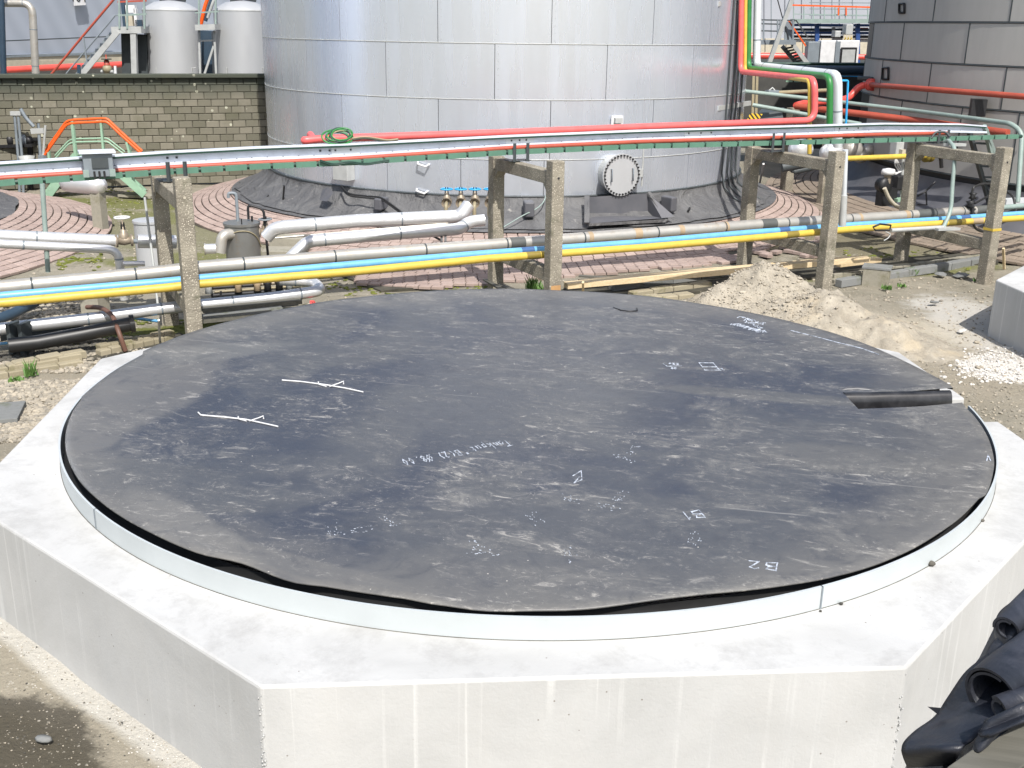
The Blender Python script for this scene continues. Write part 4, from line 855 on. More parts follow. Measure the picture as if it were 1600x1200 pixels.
# junction box hanging on the rail at the left
p = rk(153, 257, 1.1); Rr = Matrix.Rotation(a_r, 3, 'Z'); t = thing('junction_box', 'pale grey open fronted junction box clipped over the cable rail at the left', 'junction box', p)
MB().box(p, (.36, .16, .30), Rr).build('box_body', 'midgrey', t, bevel=.01); MB().box(p+Vector((0, 0, .165)), (.44, .26, .03), Rr).build('box_lid', 'rail', t)
MB().box(p-RN*.09+RU*.02+Vector((0, 0, .03)), (.20, .02, .13), Rr).build('window', 'dkgrey', t)
for s_ in (-1, 1): MB().box(p+RU*.16*s_-RN*.085-Vector((0, 0, .1)), (.07, .06, .09), Rr).build('clamp', 'condt', t)
for s_ in (-.06, 0, .06): MB().box(p+RU*s_-RN*.09-Vector((0, 0, .12)), (.025, .03, .09), Rr).build('cable_gland', 'darkm', t)
# green hose coil on the rail
t = thing('hose_coil', 'tangled coil of green hose lying on top of the cable rail', 'hose', rk(535, 218, 1.4)); c0 = rk(528, 222, 1.42)
for j in range(7):
    P = []; ra, rb, ph = random.uniform(.14, .24), random.uniform(.06, .12), random.uniform(-.3, .3)
    for i in range(28):
        a = 2*pi*i/28; P.append(c0+RU*(ra*cos(a)+ph*.3)+RN*(rb*sin(a)*.8)+Vector((0, 0, .05+rb*.9*sin(a+ph)+.01*j)))
    MB().tube(P, .013, 6, close=True).build('hose_loop', ['green', 'dgreen', 'green', 'tan', 'green', 'dgreen', 'green'][j], t)
for off in (0, 4, 7): MB().tube([rk(x, y-off*.4, 1.4-off*.01) for x, y in ((550, 219), (570, 216), (590, 219), (605, 222), (622, 220))], .012, 6, fillet=.1).build('hose_tail', ['green', 'dgreen', 'tan'][(off+1) % 3], t)
for off in (0, 1): MB().tube([rk(x, y+off*2, 1.16) for x, y in ((500, 250), (520, 257), (545, 252), (570, 256), (608, 250))], .012, 6, fillet=.08).build('hose_tail', 'dgreen', t)
# ================================================================== RED MAIN AND RISERS
W2 = 1.85
rm_ = [(470, 220), (500, 217), (770, 208), (1000, 198.5), (1180, 191.5), (1240, 189)]
P = [rk(x, y, W2) for x, y in rm_]; st_ = P[0]; P = [st_+RU*.35+RN*.8, st_+RU*.22+RN*.12]+P
dR = (rk(1272, 180, W2)-CAM).dot(HD)
top_r = rk(1273, 124, W2); z_hi = top_r.z; LD = 24.5
left_lo = dp(1157, 112, LD); P += [rk(1273, 188, W2), top_r, left_lo, dp(1160, -90, LD)]
pipe('red_main_pipe', 'pink', P, .058, 'fat faded red pipe above the cable rail that climbs beside the bright tank', fillet=.22)
P = [rk(1266, 240, W2+.1), rk(1267, 126, W2+.1), dp(1163, 111, LD+.1), dp(1165, -90, LD+.1)]
pipe('yellow_riser_pipe', 'yellow', [P[0]-RU*.02, P[1]-RU*.02, P[2]+HD*-.06, P[3]+HD*-.06], .040, 'narrow yellow pipe tucked between the red and the green risers', fillet=.16)
P = [rk(1296, 216, W2+.18), rk(1297, 119.5, W2+.18), dp(1169, 107, LD+.15), dp(1171, -90, LD+.15)]
pipe('green_riser_pipe', 'green', P, .060, 'bright green pipe stepping up beside the silver riser right of the bright tank', fillet=.22)
P = [rk(1309, 230, W2+.3), rk(1309, 117, W2+.3), dp(1182, 103, LD+.25), dp(1186, -90, LD+.25)]
pipe('silver_riser_pipe', 'galv', P, .085, 'thick silver clad pipe, outermost of the four risers right of the bright tank', fillet=.2, joints=1.1)
for i_, (x, y) in enumerate(((1264, 233), (1312, 238))):
    c_ = rk(x, y, W2+.9); tag(MB().lathe(c_-RU*.2, [(0, -.22), (.12, -.2), (.19, -.08), (.20, .08), (.13, .2), (0, .24)], 20, axis=RU).build('clad_elbow', 'clad'), ['round silver clad elbow below the yellow riser', 'round silver clad elbow below the silver riser'][i_], 'pipe elbow', 'round clad elbows behind the third frame')
# thin bright blue tube frame
pipe('blue_tube', 'cyan', [rk(1312, 126, 2.3), rk(1325, 126, 2.3), rk(1322, 190, 2.3), rk(1321, 200, 2.3)], .02, 'thin bright blue tube bent beside the silver riser', n=8, fillet=.03)

# ================================================================== LEFT GROUND EQUIPMENT
def bar3(name, mat_, a, b_, w_, h_, par): return MB().bar(a, b_, w_, h_).build(name, mat_, par)
def valve(t, c, ax_, mat_, wheel, s=1.0, wz_=.34):
    ax_ = Vector(ax_).normalized(); b = MB().lathe(c-ax_*.12*s, [(.09*s, 0), (.09*s, .03*s), (.05*s, .03*s), (.07*s, .12*s), (.05*s, .21*s), (.09*s, .21*s), (.09*s, .24*s)], 14, axis=ax_)
    v = b.build('valve_body', mat_, t); MB().lathe(c, [(.06*s, 0), (.07*s, .10*s), (.045*s, .12*s), (.045*s, .16*s), (.012*s, .17*s), (.012*s, wz_*s)], 12).build('bonnet', mat_, v)
    for q in (-1, 1): MB().bar(c+Vector((.03*s*q, 0, .14*s)), c+Vector((.02*s*q, 0, .27*s)), .015*s, .015*s).build('yoke_arm', 'darkm', v)
    w_ = MB(); R = .105*s; C_ = c+Vector((0, 0, wz_*s)); w_.tube([C_+Vector((R*cos(2*pi*i/20), R*sin(2*pi*i/20), 0)) for i in range(20)], .014*s, 6, close=True)
    for i in range(3): a = 2*pi*i/3; w_.bar(C_, C_+Vector((R*cos(a), R*sin(a), 0)), .02*s, .012*s)
    w_.build('handwheel', wheel, v); return v
# vessel 1: upright drum behind the grey pipe
def drum(label, x0, x1, ytop, ybase, zb, extra, mat_='drum'):
    xc = (x0+x1)/2; c = at(xc, ybase, zb); d = (c-CAM).dot(_f); r = (x1-x0)/2/F*d; z1 = zr(c, xc, ytop)
    t = thing('drum_vessel', label, 'vessel', c)
    MB().lathe((c.x, c.y, 0), [(r, zb), (r, z1-.03)], 32).build('drum_shell', mat_, t)
    lid = MB().lathe((c.x, c.y, 0), [(r*1.06, z1-.04), (r*1.06, z1), (0, z1+.02)], 32, smooth=False).build('drum_lid', mat_, t)
    return t, c, r, z1
t, c, r, z1 = drum('dark grey upright drum with arched seam, swan-neck vent and insulated elbow on its left', 356, 409, 347, 425, .02, None)
hd = Vector((CAM.x-c.x, CAM.y-c.y, 0)).normalized(); sx_ = Vector((-hd.y, hd.x, 0))
MB().tube([Vector((c.x, c.y, 0))+(hd*cos(a)+sx_*sin(a))*(r+.01)+Vector((0, 0, z1-.10-.30*abs(a/1.3)**2.2)) for a in [lerp(-1.35, 1.35, i/20) for i in range(21)]], .010, 6).build('arched_seam', 'tan', t)
v = Vector((c.x, c.y, z1))-sx_*.06; MB().tube([v, v+Vector((0, 0, .42)), v+Vector((0, 0, .52))-sx_*.02*-1, v+Vector((0, 0, .52))-sx_*-.12, v+Vector((0, 0, .44))-sx_*-.13] if False else [v, v+Vector((0, 0, .50)), v+Vector((0, 0, .50))-sx_*.13, v+Vector((0, 0, .42))-sx_*.13], .028, 8, fillet=.06).build('vent_pipe', 'midgrey', t)
sgn = -1 if (sx_.dot(_r) > 0) else 1      # towards photo-left
Lf = sx_*sgn
e0 = Vector((c.x, c.y, z1-.16))+hd*r*.6+Lf*r*.5
MB().tube([e0, e0+Lf*.16+hd*.1, e0+Lf*.24+hd*.15-Vector((0, 0, .24))], [.10, .105, .10], 14, fillet=.12).build('clad_elbow', 'cladold', t) if False else MB().tube([e0, e0+Lf*.18+hd*.1, e0+Lf*.24+hd*.14-Vector((0, 0, .30))], .095, 14, fillet=.14).build('clad_elbow', 'cladold', t)
e1 = e0+Lf*.30+hd*.15-Vector((0, 0, .22)); MB().tube([e1, e1+Lf*.17], .085, 12).build('clad_stub', 'clad', t); MB().tube([e1+Lf*.17, e1+Lf*.19], .10, 12).build('flange', 'cladold', t)
MB().bar(Vector((c.x, c.y, z1))+hd*r*.8, Vector((c.x, c.y, z1+.1))+hd*r*.8, .015, .015).build('lug', 'darkm', t); MB().cyl(Vector((c.x, c.y, z1-.02))-Lf*r*.6, Vector((c.x, c.y, z1+.1))-Lf*r*.6, .02, 8).build('nipple', 'darkm', t)
# bent grey sampling pipe right of the drum
pipe('bent_vent_pipe', 'darkm', [at(396, 352, .9)] and [Vector((c.x, c.y, z1))-Lf*.12+Vector((0, 0, .05)), Vector((c.x, c.y, z1+.30))-Lf*.12, Vector((c.x, c.y, z1+.22))-Lf*.38+hd*.05, Vector((c.x, c.y, .02))-Lf*.42+hd*.05], .022, 'thin dark pipe arching off the dark drum and dropping on its right', n=8, fillet=.08)
vv = Vector((c.x, c.y, z1-.18))-Lf*(r+.10); t5 = thing('gate_valve', 'small grey gate valve between the dark drum and the upper silver pipe', 'valve', vv); valve(t5, vv, Lf, 'iron', 'midgrey', 1.0, .22)
# vessel 2 behind the first frame
t, c2_, r2_, z2_ = drum('pale steel drum mostly hidden behind the nearest concrete frame', 216, 266, 343, 415, .0, None, 'vessel')
p = at(222, 376, .45); q = at(262, 380, .45)
pipe('silver_branch_pipe', 'clad', [rk(215, 377, 2.6), rk(275, 378, 2.6)], .10, 'short bright clad pipe in front of the pale steel drum')
t5 = thing('gate_valve', 'grey gate valve with a white handwheel left of the nearest concrete frame', 'valve', rk(194, 376, 2.7)); valve(t5, rk(194, 376, 2.7), RU, 'iron', 'white', 1.0, .34)
tag(MB().tube([rk(205, 377, 2.7), rk(216, 377, 2.65)], .035, 8).build('pipe_nipple', 'midgrey'), 'short grey nipple joining the white wheeled valve to the clad branch', 'pipe fitting')
pipe('silver_pipe', 'clad', [rk(x, y, 2.8) for x, y in ((-60, 364), (0, 368), (90, 372), (184, 376))], .085, 'upper of two silver clad pipes crossing the left paving', joints=1.6)
A = [rk(x, y, 2.6) for x, y in ((-60, 376), (0, 381), (100, 386), (184, 390))]; pipe('silver_pipe', 'clad', A+[A[-1]+RU*.02-Vector((0, 0, .75))], .062, 'lower of two silver clad pipes on the left, bending down into the ground', joints=1.3, fillet=.16)
pipe('silver_stub_pipe', 'clad', [rk(192, 412, 2.5), rk(226, 412, 2.5)], .04, 'short thin clad pipe low beside the pale drum')
# brass lever
tag(MB().bar(rk(243, 366, 2.45), rk(252, 352, 2.45), .03, .03).build('valve_lever', 'tan'), 'small brassy valve lever on the clad branch by the nearest frame', 'lever')
# thin tilted rod standing in front of the drum, hooked pipe
tag(MB().tube([rk(226, 308, 2.2), rk(238, 400, 2.0), rk(247, 480, 1.7)], .018, 8).build('steel_rod', 'boxgrey'), 'thin pale rod leaning upright in front of the pale steel drum', 'rod')
pipe('vent_post', 'boxgrey', [rk(253, 338, 3.2), rk(252, 300, 3.2)], .035, 'short round-topped grey vent post behind the nearest frame')
pipe('post_pipe', 'condt', [rk(66, 287, 2.9), rk(75, 425, 2.9)], .035, 'slim grey post standing on the left paving below the cable rail', n=8)
# silver horizontal vessel under the tray at left
p0 = at(97, 284, .95); p1 = at(163, 290, .95); t = thing('horizontal_vessel', 'small bright horizontal clad vessel on a grey pedestal below the junction box', 'vessel', (p0+p1)/2)
dv = (p1-p0).normalized(); Lv = (p1-p0).length; MB().lathe(p0, [(0, 0), (.12, .03), (.19, .12), (.20, .25), (.20, Lv-.25), (.19, Lv-.12), (.12, Lv-.03), (0, Lv)], 22, axis=dv).build('vessel_shell', 'clad', t)
cp = lerp(p0, p1, .82); MB().bar(Vector((cp.x, cp.y, .95-.15)), Vector((cp.x, cp.y, -.05)), .22, .22).build('pedestal', 'greyblk', t)
# stile over the pipes: mint stringers, orange rails
A0, A1, A2, A3 = at(72, 306, 0), dp(106, 248, 0+(at(72, 306, 0)-CAM).dot(HD)), None, None
D0 = (at(80, 302, 0)-CAM).dot(HD); D1 = D0-.7
t = thing('step_stile', 'mint green steel step-over with bright orange handrails against the left wall', 'stile', at(150, 300, 0))
for k_, (D_, oy) in enumerate(((D0, -3), (D1, 2))):
    g_ = lambda x, y: dp(x, y+oy, D_)
    MB().tube([g_(70, 240), g_(104, 192), g_(118, 190), g_(162, 188), g_(168, 189), g_(190, 210), g_(222, 239)], .032, 8, fillet=.1).build('handrail', 'orange', t)
    MB().tube([g_(86, 246), g_(108, 222), g_(118, 220), g_(160, 219), g_(168, 219), g_(195, 240)], .02, 8, fillet=.1).build('knee_rail', 'mint', t)
    for (x0, y0, x1, y1) in ((113, 192, 119, 246), (158, 190, 163, 246), (198, 220, 205, 246), (76, 236, 78, 252)): MB().bar(g_(x0, y0), g_(x1, y1), .07, .05).build('stanchion', 'mint', t)
    MB().bar(g_(118, 246), g_(74, 306), .05, .17).build('stringer', 'mint', t); MB().bar(g_(160, 246), g_(226, 303), .05, .17).build('stringer', 'mint', t); MB().bar(g_(116, 247), g_(162, 246), .05, .12).build('landing_edge', 'mint', t)
for i in range(1, 5):
    u = i/5; a = dp(lerp(118, 74, u), lerp(246, 306, u)-3, D0); b_ = dp(lerp(118, 74, u), lerp(246, 306, u)+2, D1); MB().bar(a, b_, .18, .02).build('tread', 'mint', t)
    a = dp(lerp(160, 226, u), lerp(246, 303, u)-3, D0); b_ = dp(lerp(160, 226, u), lerp(246, 303, u)+2, D1); MB().bar(a, b_, .18, .02).build('tread', 'mint', t)
MB().bar(dp(140, 243, D0), dp(140, 248, D1), .9, .03).build('landing', 'mint', t); MB().box(at(218, 305, .02), (.9, .5, .06)).build('footing', 'greyblk', t)
# loading arms and pump bench in the left shade
Da = (at(60, 300, 0)-CAM).dot(HD)
t = thing('loading_arm', 'grey twin-tube loading arm with a rocker beam at the far left of the wall', 'loading arm', dp(30, 250, Da))
for x0, x1 in ((23, 29), (28.5, 35)): MB().tube([dp(x0, 182, Da), dp(x1, 252, Da), dp(x1+2, 310, Da)], .035, 8).build('arm_tube', 'midgrey', t)
MB().bar(dp(17, 177, Da), dp(33, 177, Da), .1, .10).build('rocker', 'boxgrey', t); MB().tube([dp(32, 170, Da), dp(40, 184, Da), dp(53, 198, Da)], .045, 8, fillet=.1).build('hose_arm', 'midgrey', t)
t = thing('loading_arm', 'shorter grey forked loading arm right beside the twin-tube one', 'loading arm', dp(64, 250, Da-.4))
MB().bar(dp(49, 205, Da-.4), dp(69, 204, Da-.4), .1, .12).build('crosshead', 'boxgrey', t); MB().tube([dp(61, 210, Da-.4), dp(64, 250, Da-.4)], .04, 8).build('arm_tube', 'midgrey', t)
MB().tube([dp(71, 196, Da-.4), dp(67, 250, Da-.4)], .03, 8).build('arm_tube', 'boxgrey', t); MB().tube([dp(60, 193, Da-.4), dp(61, 203, Da-.4)], .03, 8).build('arm_tip', 'midgrey', t); MB().box(dp(66, 246, Da-.4), (.16, .1, .12)).build('pivot', 'midgrey', t)
t = thing('pump_bench', 'dark steel bench of pumps and pipe fittings in the shade at far left', 'pump bench', dp(25, 235, Da+.5))
MB().bar(dp(-20, 228, Da+.5), dp(56, 226, Da+.5), .5, .07).build('bench_top', 'darkm', t)
for x in (2, 14, 47): MB().bar(dp(x, 229, Da+.5), dp(x+2, 300, Da+.5), .10, .10).build('leg', 'darkm', t)
for x, r_, mm in ((6, .13, 'dkgrey'), (18, .16, 'darkm'), (38, .15, 'midgrey'), (48, .1, 'darkm')): MB().lathe(dp(x, 219, Da+.5)-RU*.1, [(0, -.05), (r_, 0), (r_, .12), (r_*.5, .16), (r_*.5, .3), (0, .3)], 12, axis=RU).build('pump', mm, t)
MB().tube([dp(-15, 210, Da+.6), dp(12, 208, Da+.6), dp(12, 224, Da+.6)], .04, 8, fillet=.08).build('fitting', 'dkgrey', t)
MB().lathe(dp(42, 250, Da), [(.1, -.2), (.2, .1), (.0, .12)], 14).build('funnel', 'boxgrey', t)
# four valves with blue wheels and the two clad manifolds at tank 1
WV = []
DV = 19.6
for i, x in enumerate((698, 720, 742, 765)):
    c = dp(x, 316, DV); t = thing('gate_valve', ['leftmost of four brass-brown valves with bright blue handwheels', 'second from the left of four valves with bright blue handwheels', 'third from the left of four valves with bright blue handwheels', 'last of four blue handwheel valves, half hidden by the concrete post'][i], 'valve', c, 'blue wheel valves by the tank'); valve(t, c, -HD, 'iron', 'cyan', 1.0, .235)
    MB().tube([c-HD*.1, c-HD*.25-Vector((0, 0, .02)), c-HD*.25-Vector((0, 0, .2))], .035, 8, fillet=.05).build('outlet', 'tan', t)
pipe('silver_manifold', 'clad', [dp(416, 371, 18.3), dp(428, 358, 18.3), dp(440, 355, 18.3), dp(560, 345, 18.7), dp(715, 338, 19.1), dp(722, 334, 19.1), dp(732, 320, 19.2)], .115, 'upper of two bright clad manifolds below the blue handwheels', joints=1.5, fillet=.12)
pipe('silver_manifold', 'clad', [dp(452, 405, 17.7), dp(478, 380, 17.9), dp(490, 376, 17.9), dp(620, 365, 18.3), dp(718, 358, 18.7), dp(734, 346, 18.9), dp(757, 344, 18.95)], .105, 'lower of two bright clad manifolds, with black straps', joints=1.2, fillet=.12)
pipe('support_rail', 'cladold', [dp(430, 372, 18.2), dp(700, 349, 19.0)], .02, 'thin rail running just beneath the upper clad manifold', n=6)
t = thing('support_stand', 'small black clamp stand holding the lower clad manifold', 'stand', dp(692, 370, 18.6)); MB().bar(dp(690, 362, 18.6), dp(690, 378, 18.5), .04, .04).build('clamp', 'darkm', t); MB().bar(dp(672, 366, 18.7), dp(690, 376, 18.5), .03, .03).build('strut', 'darkm', t); MB().bar(dp(696, 362, 18.6), dp(696, 378, 18.5), .04, .04).build('clamp', 'darkm', t)
# concrete blocks under the manifold
for (x, y, lb) in ((450, 378, 'upper pale sandy concrete block under the silver manifolds'), (440, 398, 'lower flat sandy concrete block under the silver manifolds')):
    tag(MB().box(at(x, y, .22 if y < 390 else .1), (.62, .5, .22), Matrix.Rotation(.25, 3, 'Z')).build('concrete_block', 'greyblk', bevel=.01), lb, 'block')
# pipework clutter beneath the low pipes between frames 1 and 2
t = thing('pipe_skid', 'rusty low skid of small valves and copper-brown pipes under the yellow pipe', 'pipe skid', rk(390, 455, 2.0))
for (x0, x1, y, r_, mm) in ((330, 398, 450, .03, 'darkm'), (345, 400, 446, .025, rust), (405, 455, 444, .03, 'iron'), (330, 470, 462, .035, 'darkm'), (335, 470, 456, .02, 'tan')): MB().tube([rk(x0, y, 2.2), rk(x1, y-(x1-x0)*.07, 2.2)], r_, 8).build('skid_pipe', mm, t)
for x in (326, 372, 402, 418, 436, 452): MB().lathe(rk(x, 450-(x-330)*.06, 2.15), [(0, -.09), (.06, -.08), (.05, 0), (.07, .05), (0, .08)], 8).build('skid_valve', random.choice(['iron', 'boxgrey', 'darkm', rust]), t)
for x in (345, 420): MB().bar(rk(x, 455, 2.1), rk(x, 480, 2.1), .03, .03).build('leg', 'darkm', t)
# timbers and channels behind plinth
for i, (x0, y0, x1, y1, wv, mm, lb) in enumerate(((316, 484, 470, 470, 1.1, 'oldwood', 'upper weathered board lying between the first two frames'), (316, 496, 440, 482, .95, 'grykerb', 'grey kerb strip beneath the weathered boards'), (316, 500, 425, 489, .8, 'oldwood', 'lower weathered board half hidden by the rim of the black disc'))):
    a, b_ = rk(x0, y0, wv), rk(x1, y1, wv); a.z = max(a.z, .08); b_.z = max(b_.z, .06); tag(MB().bar(a, b_, .16, .06).build('board', mm), lb, 'board')
t = thing('grate_panel', 'dark steel plate lying beneath the silver return bend', 'plate', rk(400, 478, 1.5)); MB().bar(rk(316, 484, 1.9), rk(460, 470, 1.9), .5, .03).build('plate', 'dkgrey', t)
rg_ = rk(487, 470, 1.2); t = thing('red_rag', 'small red and white rag knotted at the silver pipe bend', 'rag', rg_); b = MB()
for i in range(7): a = rg_+Vector((random.uniform(-.03, .03), random.uniform(-.03, .03), .0)); b.bar(a, a+Vector((random.uniform(-.12, .12), random.uniform(-.05, .05), -.14)), .05, .008)
b.build('cloth', 'pink', t, kind='stuff')
# black drain pipe and gravel side clutter on the left
pipe('black_drain_pipe', 'black', [rk(x, y, .75) for x, y in ((14, 540), (60, 535), (130, 522), (205, 506))], .095, 'thick black plastic pipe lying on the gravel under the silver pipe', n=14)
tag(MB().cyl(rk(203, 506, .75), rk(210, 505, .75), .12, 16).build('pipe_socket', 'black'), 'black socket at the right end of the thick black pipe', 'pipe fitting')
pipe('brown_hose', paint('brown_rubber_hose', lin(.13, .065, .045), .6), [rk(136, 480, 1.5), rk(158, 480, 1.2), rk(176, 492, .9), rk(186, 520, .55), at(196, 548, .03)], .032, 'brown corrugated hose arching over the low silver pipe', n=10, fillet=.15)
pipe('blue_hose', 'blue', [at(0, 537, .05), at(40, 533, .05), at(74, 524, .06), at(104, 515, .05)], .02, 'thin light blue hose on the gravel at far left', n=8, fillet=.1)
pipe('blue_hose', 'blue', [rk(203, 496, 1.6), rk(225, 499, 1.4), rk(248, 502, 1.2)], .022, 'short light blue hose end near the foot of the nearest frame', n=8)
pipe('grey_stake', 'boxgrey', [at(250, 535, .0), at(248, 500, .5)], .016, 'short pale stake beside the nearest frame', n=6)
pipe('sloping_grey_pipe', 'navy', [rk(-40, 512, 2.3), rk(20, 490, 2.6), rk(55, 472, 3.1)], .075, 'grey-blue pipe sloping away beneath the yellow pipe at far left')
for i, x in enumerate((22, 40)):
    tag(MB().box(rk(x, 527, 1.05), (.06, .2, .4)).build('pipe_stand', 'dkgrey'), ('left' if i == 0 else 'right')+' of two small dark stands under the low silver pipe at far left', 'stand', 'small dark pipe stands')
tag(MB().bar(rk(0, 525, 1.5), rk(130, 506, 1.5), .12, .12).build('steel_channel', 'dkgrey'), 'dark grey channel under the low silver pipe at far left', 'channel')
tag(MB().box(at(148, 470, .2), (.3, .3, .42)).build('concrete_block', 'greyblk', bevel=.01), 'small concrete pier behind the low silver pipe at left', 'block')
tag(MB().box(at(0, 645, .02), (.45, .6, .05), Matrix.Rotation(.5, 3, 'Z')).build('paving_slab', 'grykerb', bevel=.006), 'grey slab lying on the gravel at the left edge', 'slab')
# sandy edging bricks along the left gravel
def row(p0, p1, L, d, h, mat_, jit=.02, bend=0):
    it = []; v = p1-p0; n = max(1, int(v.length/L)); v_ = v.normalized(); a = atan2(v_.y, v_.x)
    for i in range(n):
        c_ = p0+v_*(L*(i+.5))+Vector((0, 0, random.uniform(-.012, .012))); it.append((c_, Matrix.Rotation(a+random.uniform(-.03, .03), 3, 'Z') @ Matrix.Rotation(random.uniform(-.04, .04), 3, 'X'), (L-.012, d, h)))
    return it
kb = struct(MB().prism([tuple(at(x, y, 0).xy) for x, y in ((-40, 596), (-40, 575), (120, 548), (280, 520), (300, 528), (160, 560))], -.1, .005).build('edging_bed', 'joint')); kb['label'] = 'old brick edging beside the left gravel'
it = row(at(-30, 592), at(150, 562), .30, .17, .10, 'kerb')+row(at(-30, 583, .05), at(158, 551, .05), .30, .17, .10, 'kerb')+row(at(20, 571, .08), at(160, 545, .08), .30, .15, .10, 'kerb')+row(at(153, 552, .03), at(282, 524, .03), .155, .14, .10, 'kerb')+row(at(153, 545, .06), at(285, 518, .06), .155, .13, .10, 'kerb')
laybricks('edging_brick', 'kerb', it, kb)

# ================================================================== RIGHT GROUND THINGS
# grey kerbstones, sandy stone courses behind the disc
kb2 = struct(MB().prism([tuple(at(x, y, 0).xy) for x, y in ((880, 452), (885, 442), (1180, 418), (1560, 392), (1560, 410), (1200, 440), (1000, 468), (960, 470))], -.1, .004).build('kerb_bed', 'joint')); kb2['label'] = 'kerb edge between the paved mound and the dirt'
laybricks('kerb_stone', 'grykerb', row(at(955, 449, .05), at(1145, 425, .05), .62, .16, .16, '', 0)+row(at(1310, 443, .04), at(1545, 405, .03), .60, .14, .14, ''), kb2)
it = row(at(985, 460, .03), at(1130, 440, .03), .42, .15, .11, '')
laybricks('sandy_kerb_stone', 'kerb', it+row(at(1005, 469, .0), at(1090, 461, .0), .30, .2, .12, ''), kb2)
laybricks('edging_brick', 'greyblk', row(at(1300, 432), at(1545, 399), .22, .10, .09, '')+row(at(1300, 440, .0), at(1420, 424, 0), .22, .1, .07, ''), kb2)
# timbers
def plank(x0, y0, x1, y1, z0, z1, w_, h_, mm, lb, nm='timber_plank'):
    a, b_ = at(x0, y0, z0), at(x1, y1, z1); return tag(MB().bar(a, b_, w_, h_).build(nm, mm, bevel=.004), lb, 'plank', 'timber planks behind the black disc')
plank(884, 446, 1355, 404, .20, .30, .17, .09, 'wood', 'long pale raw timber plank propped behind the black disc')
plank(905, 439, 1340, 402, .16, .24, .10, .05, 'wood', 'second raw timber plank lying along the back of the long one')
plank(1310, 414, 1374, 406, .12, .12, .12, .07, 'wood', 'short raw timber offcut at the right end of the long planks')
plank(905, 431, 990, 437, .14, .16, .08, .03, 'oldwood', 'thin grey weathered board at the left end of the raw planks')
plank(758, 437, 790, 455, .12, .30, .08, .03, 'oldwood', 'upper thin weathered stick at the foot of the second frame')
plank(768, 440, 820, 462, .10, .25, .07, .03, 'oldwood', 'lower thin weathered stick at the foot of the second frame')
tag(MB().bar(at(911, 470, .0), at(911, 441, .42), .035, .035).build('survey_stake', 'wood'), 'pale wooden stake with a white top behind the black disc', 'stake')
tag(MB().bar(at(1569, 420, .0), at(1568, 388, .42), .04, .04).build('survey_stake', 'wood'), 'pale wooden stake by the right plinth behind the last post', 'stake')
tag(MB().bar(at(1186, 291, 0), at(1193, 256, .7), .05, .05).build('marker_post', 'white'), 'short white post with a yellow foot beside the bright tank', 'post')
t = thing('concrete_pier', 'square weathered concrete pier with a thin cap in the dirt right of the heap', 'block', at(1370, 445)); c_ = at(1369, 445); Rz = Matrix.Rotation(-.16, 3, 'Z')
MB().box(c_+Vector((0, .15, .10)), (.44, .36, .34), Rz).build('pier_body', 'greyblk', t, bevel=.012); MB().box(c_+Vector((0, .15, .285)), (.48, .38, .03), Rz).build('pier_cap', 'grykerb', t)
# dirt heap
HC = at(1228, 505, 0); b = MB(); n_ = 90; vs = []; HX = Vector((_r.x, _r.y, 0)).normalized(); HY = HD
pk = [(-.20, .55, .78, 1.0, .75), (.55, -.25, .58, .75, .7), (-.95, .25, .45, .7, .6), (1.15, -.9, .30, .8, .6), (.2, -.9, .34, .9, .6), (-.2, 0, .35, 1.9, 1.3), (1.6, -1.5, .12, .7, .6)]
def heap(u, v):
    h = -.10
    hh_ = [a*math.exp(-(((u-x)/sx)**2+((v-y)/sy)**2)*1.15) for x, y, a, sx, sy in pk]
    h += max(hh_)*.75+sum(hh_)*.22; h += (.09*nz(u*2, v*2, 2)+.075*nz(u*5, v*5)+.045*nz(u*12, v*12)+.022*nz(u*26, v*26))*min(1, max(0, h+.12)*4)
    return h
for j in range(n_+1):
    for i in range(n_+1):
        u, v = lerp(-2.3, 2.6, i/n_), lerp(-2.6, 2.1, j/n_); p = HC+HX*u+HY*v; vs.append((p.x, p.y, heap(u, v)))
def inplinth(p, off=0): return all((Vector((p[0], p[1]))-OC).dot(Vector((cos(TH-pi/2+pi/4*i), sin(TH-pi/2+pi/4*i)))) < 4.2852+off for i in range(8))
b.add(vs, [(j*(n_+1)+i, j*(n_+1)+i+1, (j+1)*(n_+1)+i+1, (j+1)*(n_+1)+i) for j in range(n_) for i in range(n_)], True)
hp = b.build('dirt_heap', 'dirt'); tag(hp, 'heap of sandy dug-out dirt and stones piled against the back of the plinth', 'dirt heap')
def ico():
    t_ = (1+5**.5)/2; v = [(-1, t_, 0), (1, t_, 0), (-1, -t_, 0), (1, -t_, 0), (0, -1, t_), (0, 1, t_), (0, -1, -t_), (0, 1, -t_), (t_, 0, -1), (t_, 0, 1), (-t_, 0, -1), (-t_, 0, 1)]
    f = [(0, 11, 5), (0, 5, 1), (0, 1, 7), (0, 7, 10), (0, 10, 11), (1, 5, 9), (5, 11, 4), (11, 10, 2), (10, 7, 6), (7, 1, 8), (3, 9, 4), (3, 4, 2), (3, 2, 6), (3, 6, 8), (3, 8, 9), (4, 9, 5), (2, 4, 11), (6, 2, 10), (8, 6, 7), (9, 8, 1)]
    return [Vector(q).normalized() for q in v], f
IV, IF = ico()
def rocks(b, p, r, flat=.6):
    e = Matrix.Rotation(random.uniform(0, 6), 3, 'Z') @ Matrix.Rotation(random.uniform(-.4, .4), 3, 'X'); sx, sy, sz = random.uniform(.7, 1.3), random.uniform(.7, 1.1), flat*random.uniform(.7, 1.2)
    b.add([Vector(p)+e @ Vector((q.x*sx, q.y*sy, q.z*sz))*(r*random.uniform(.82, 1.15)) for q in IV], IF, False)
b = MB()
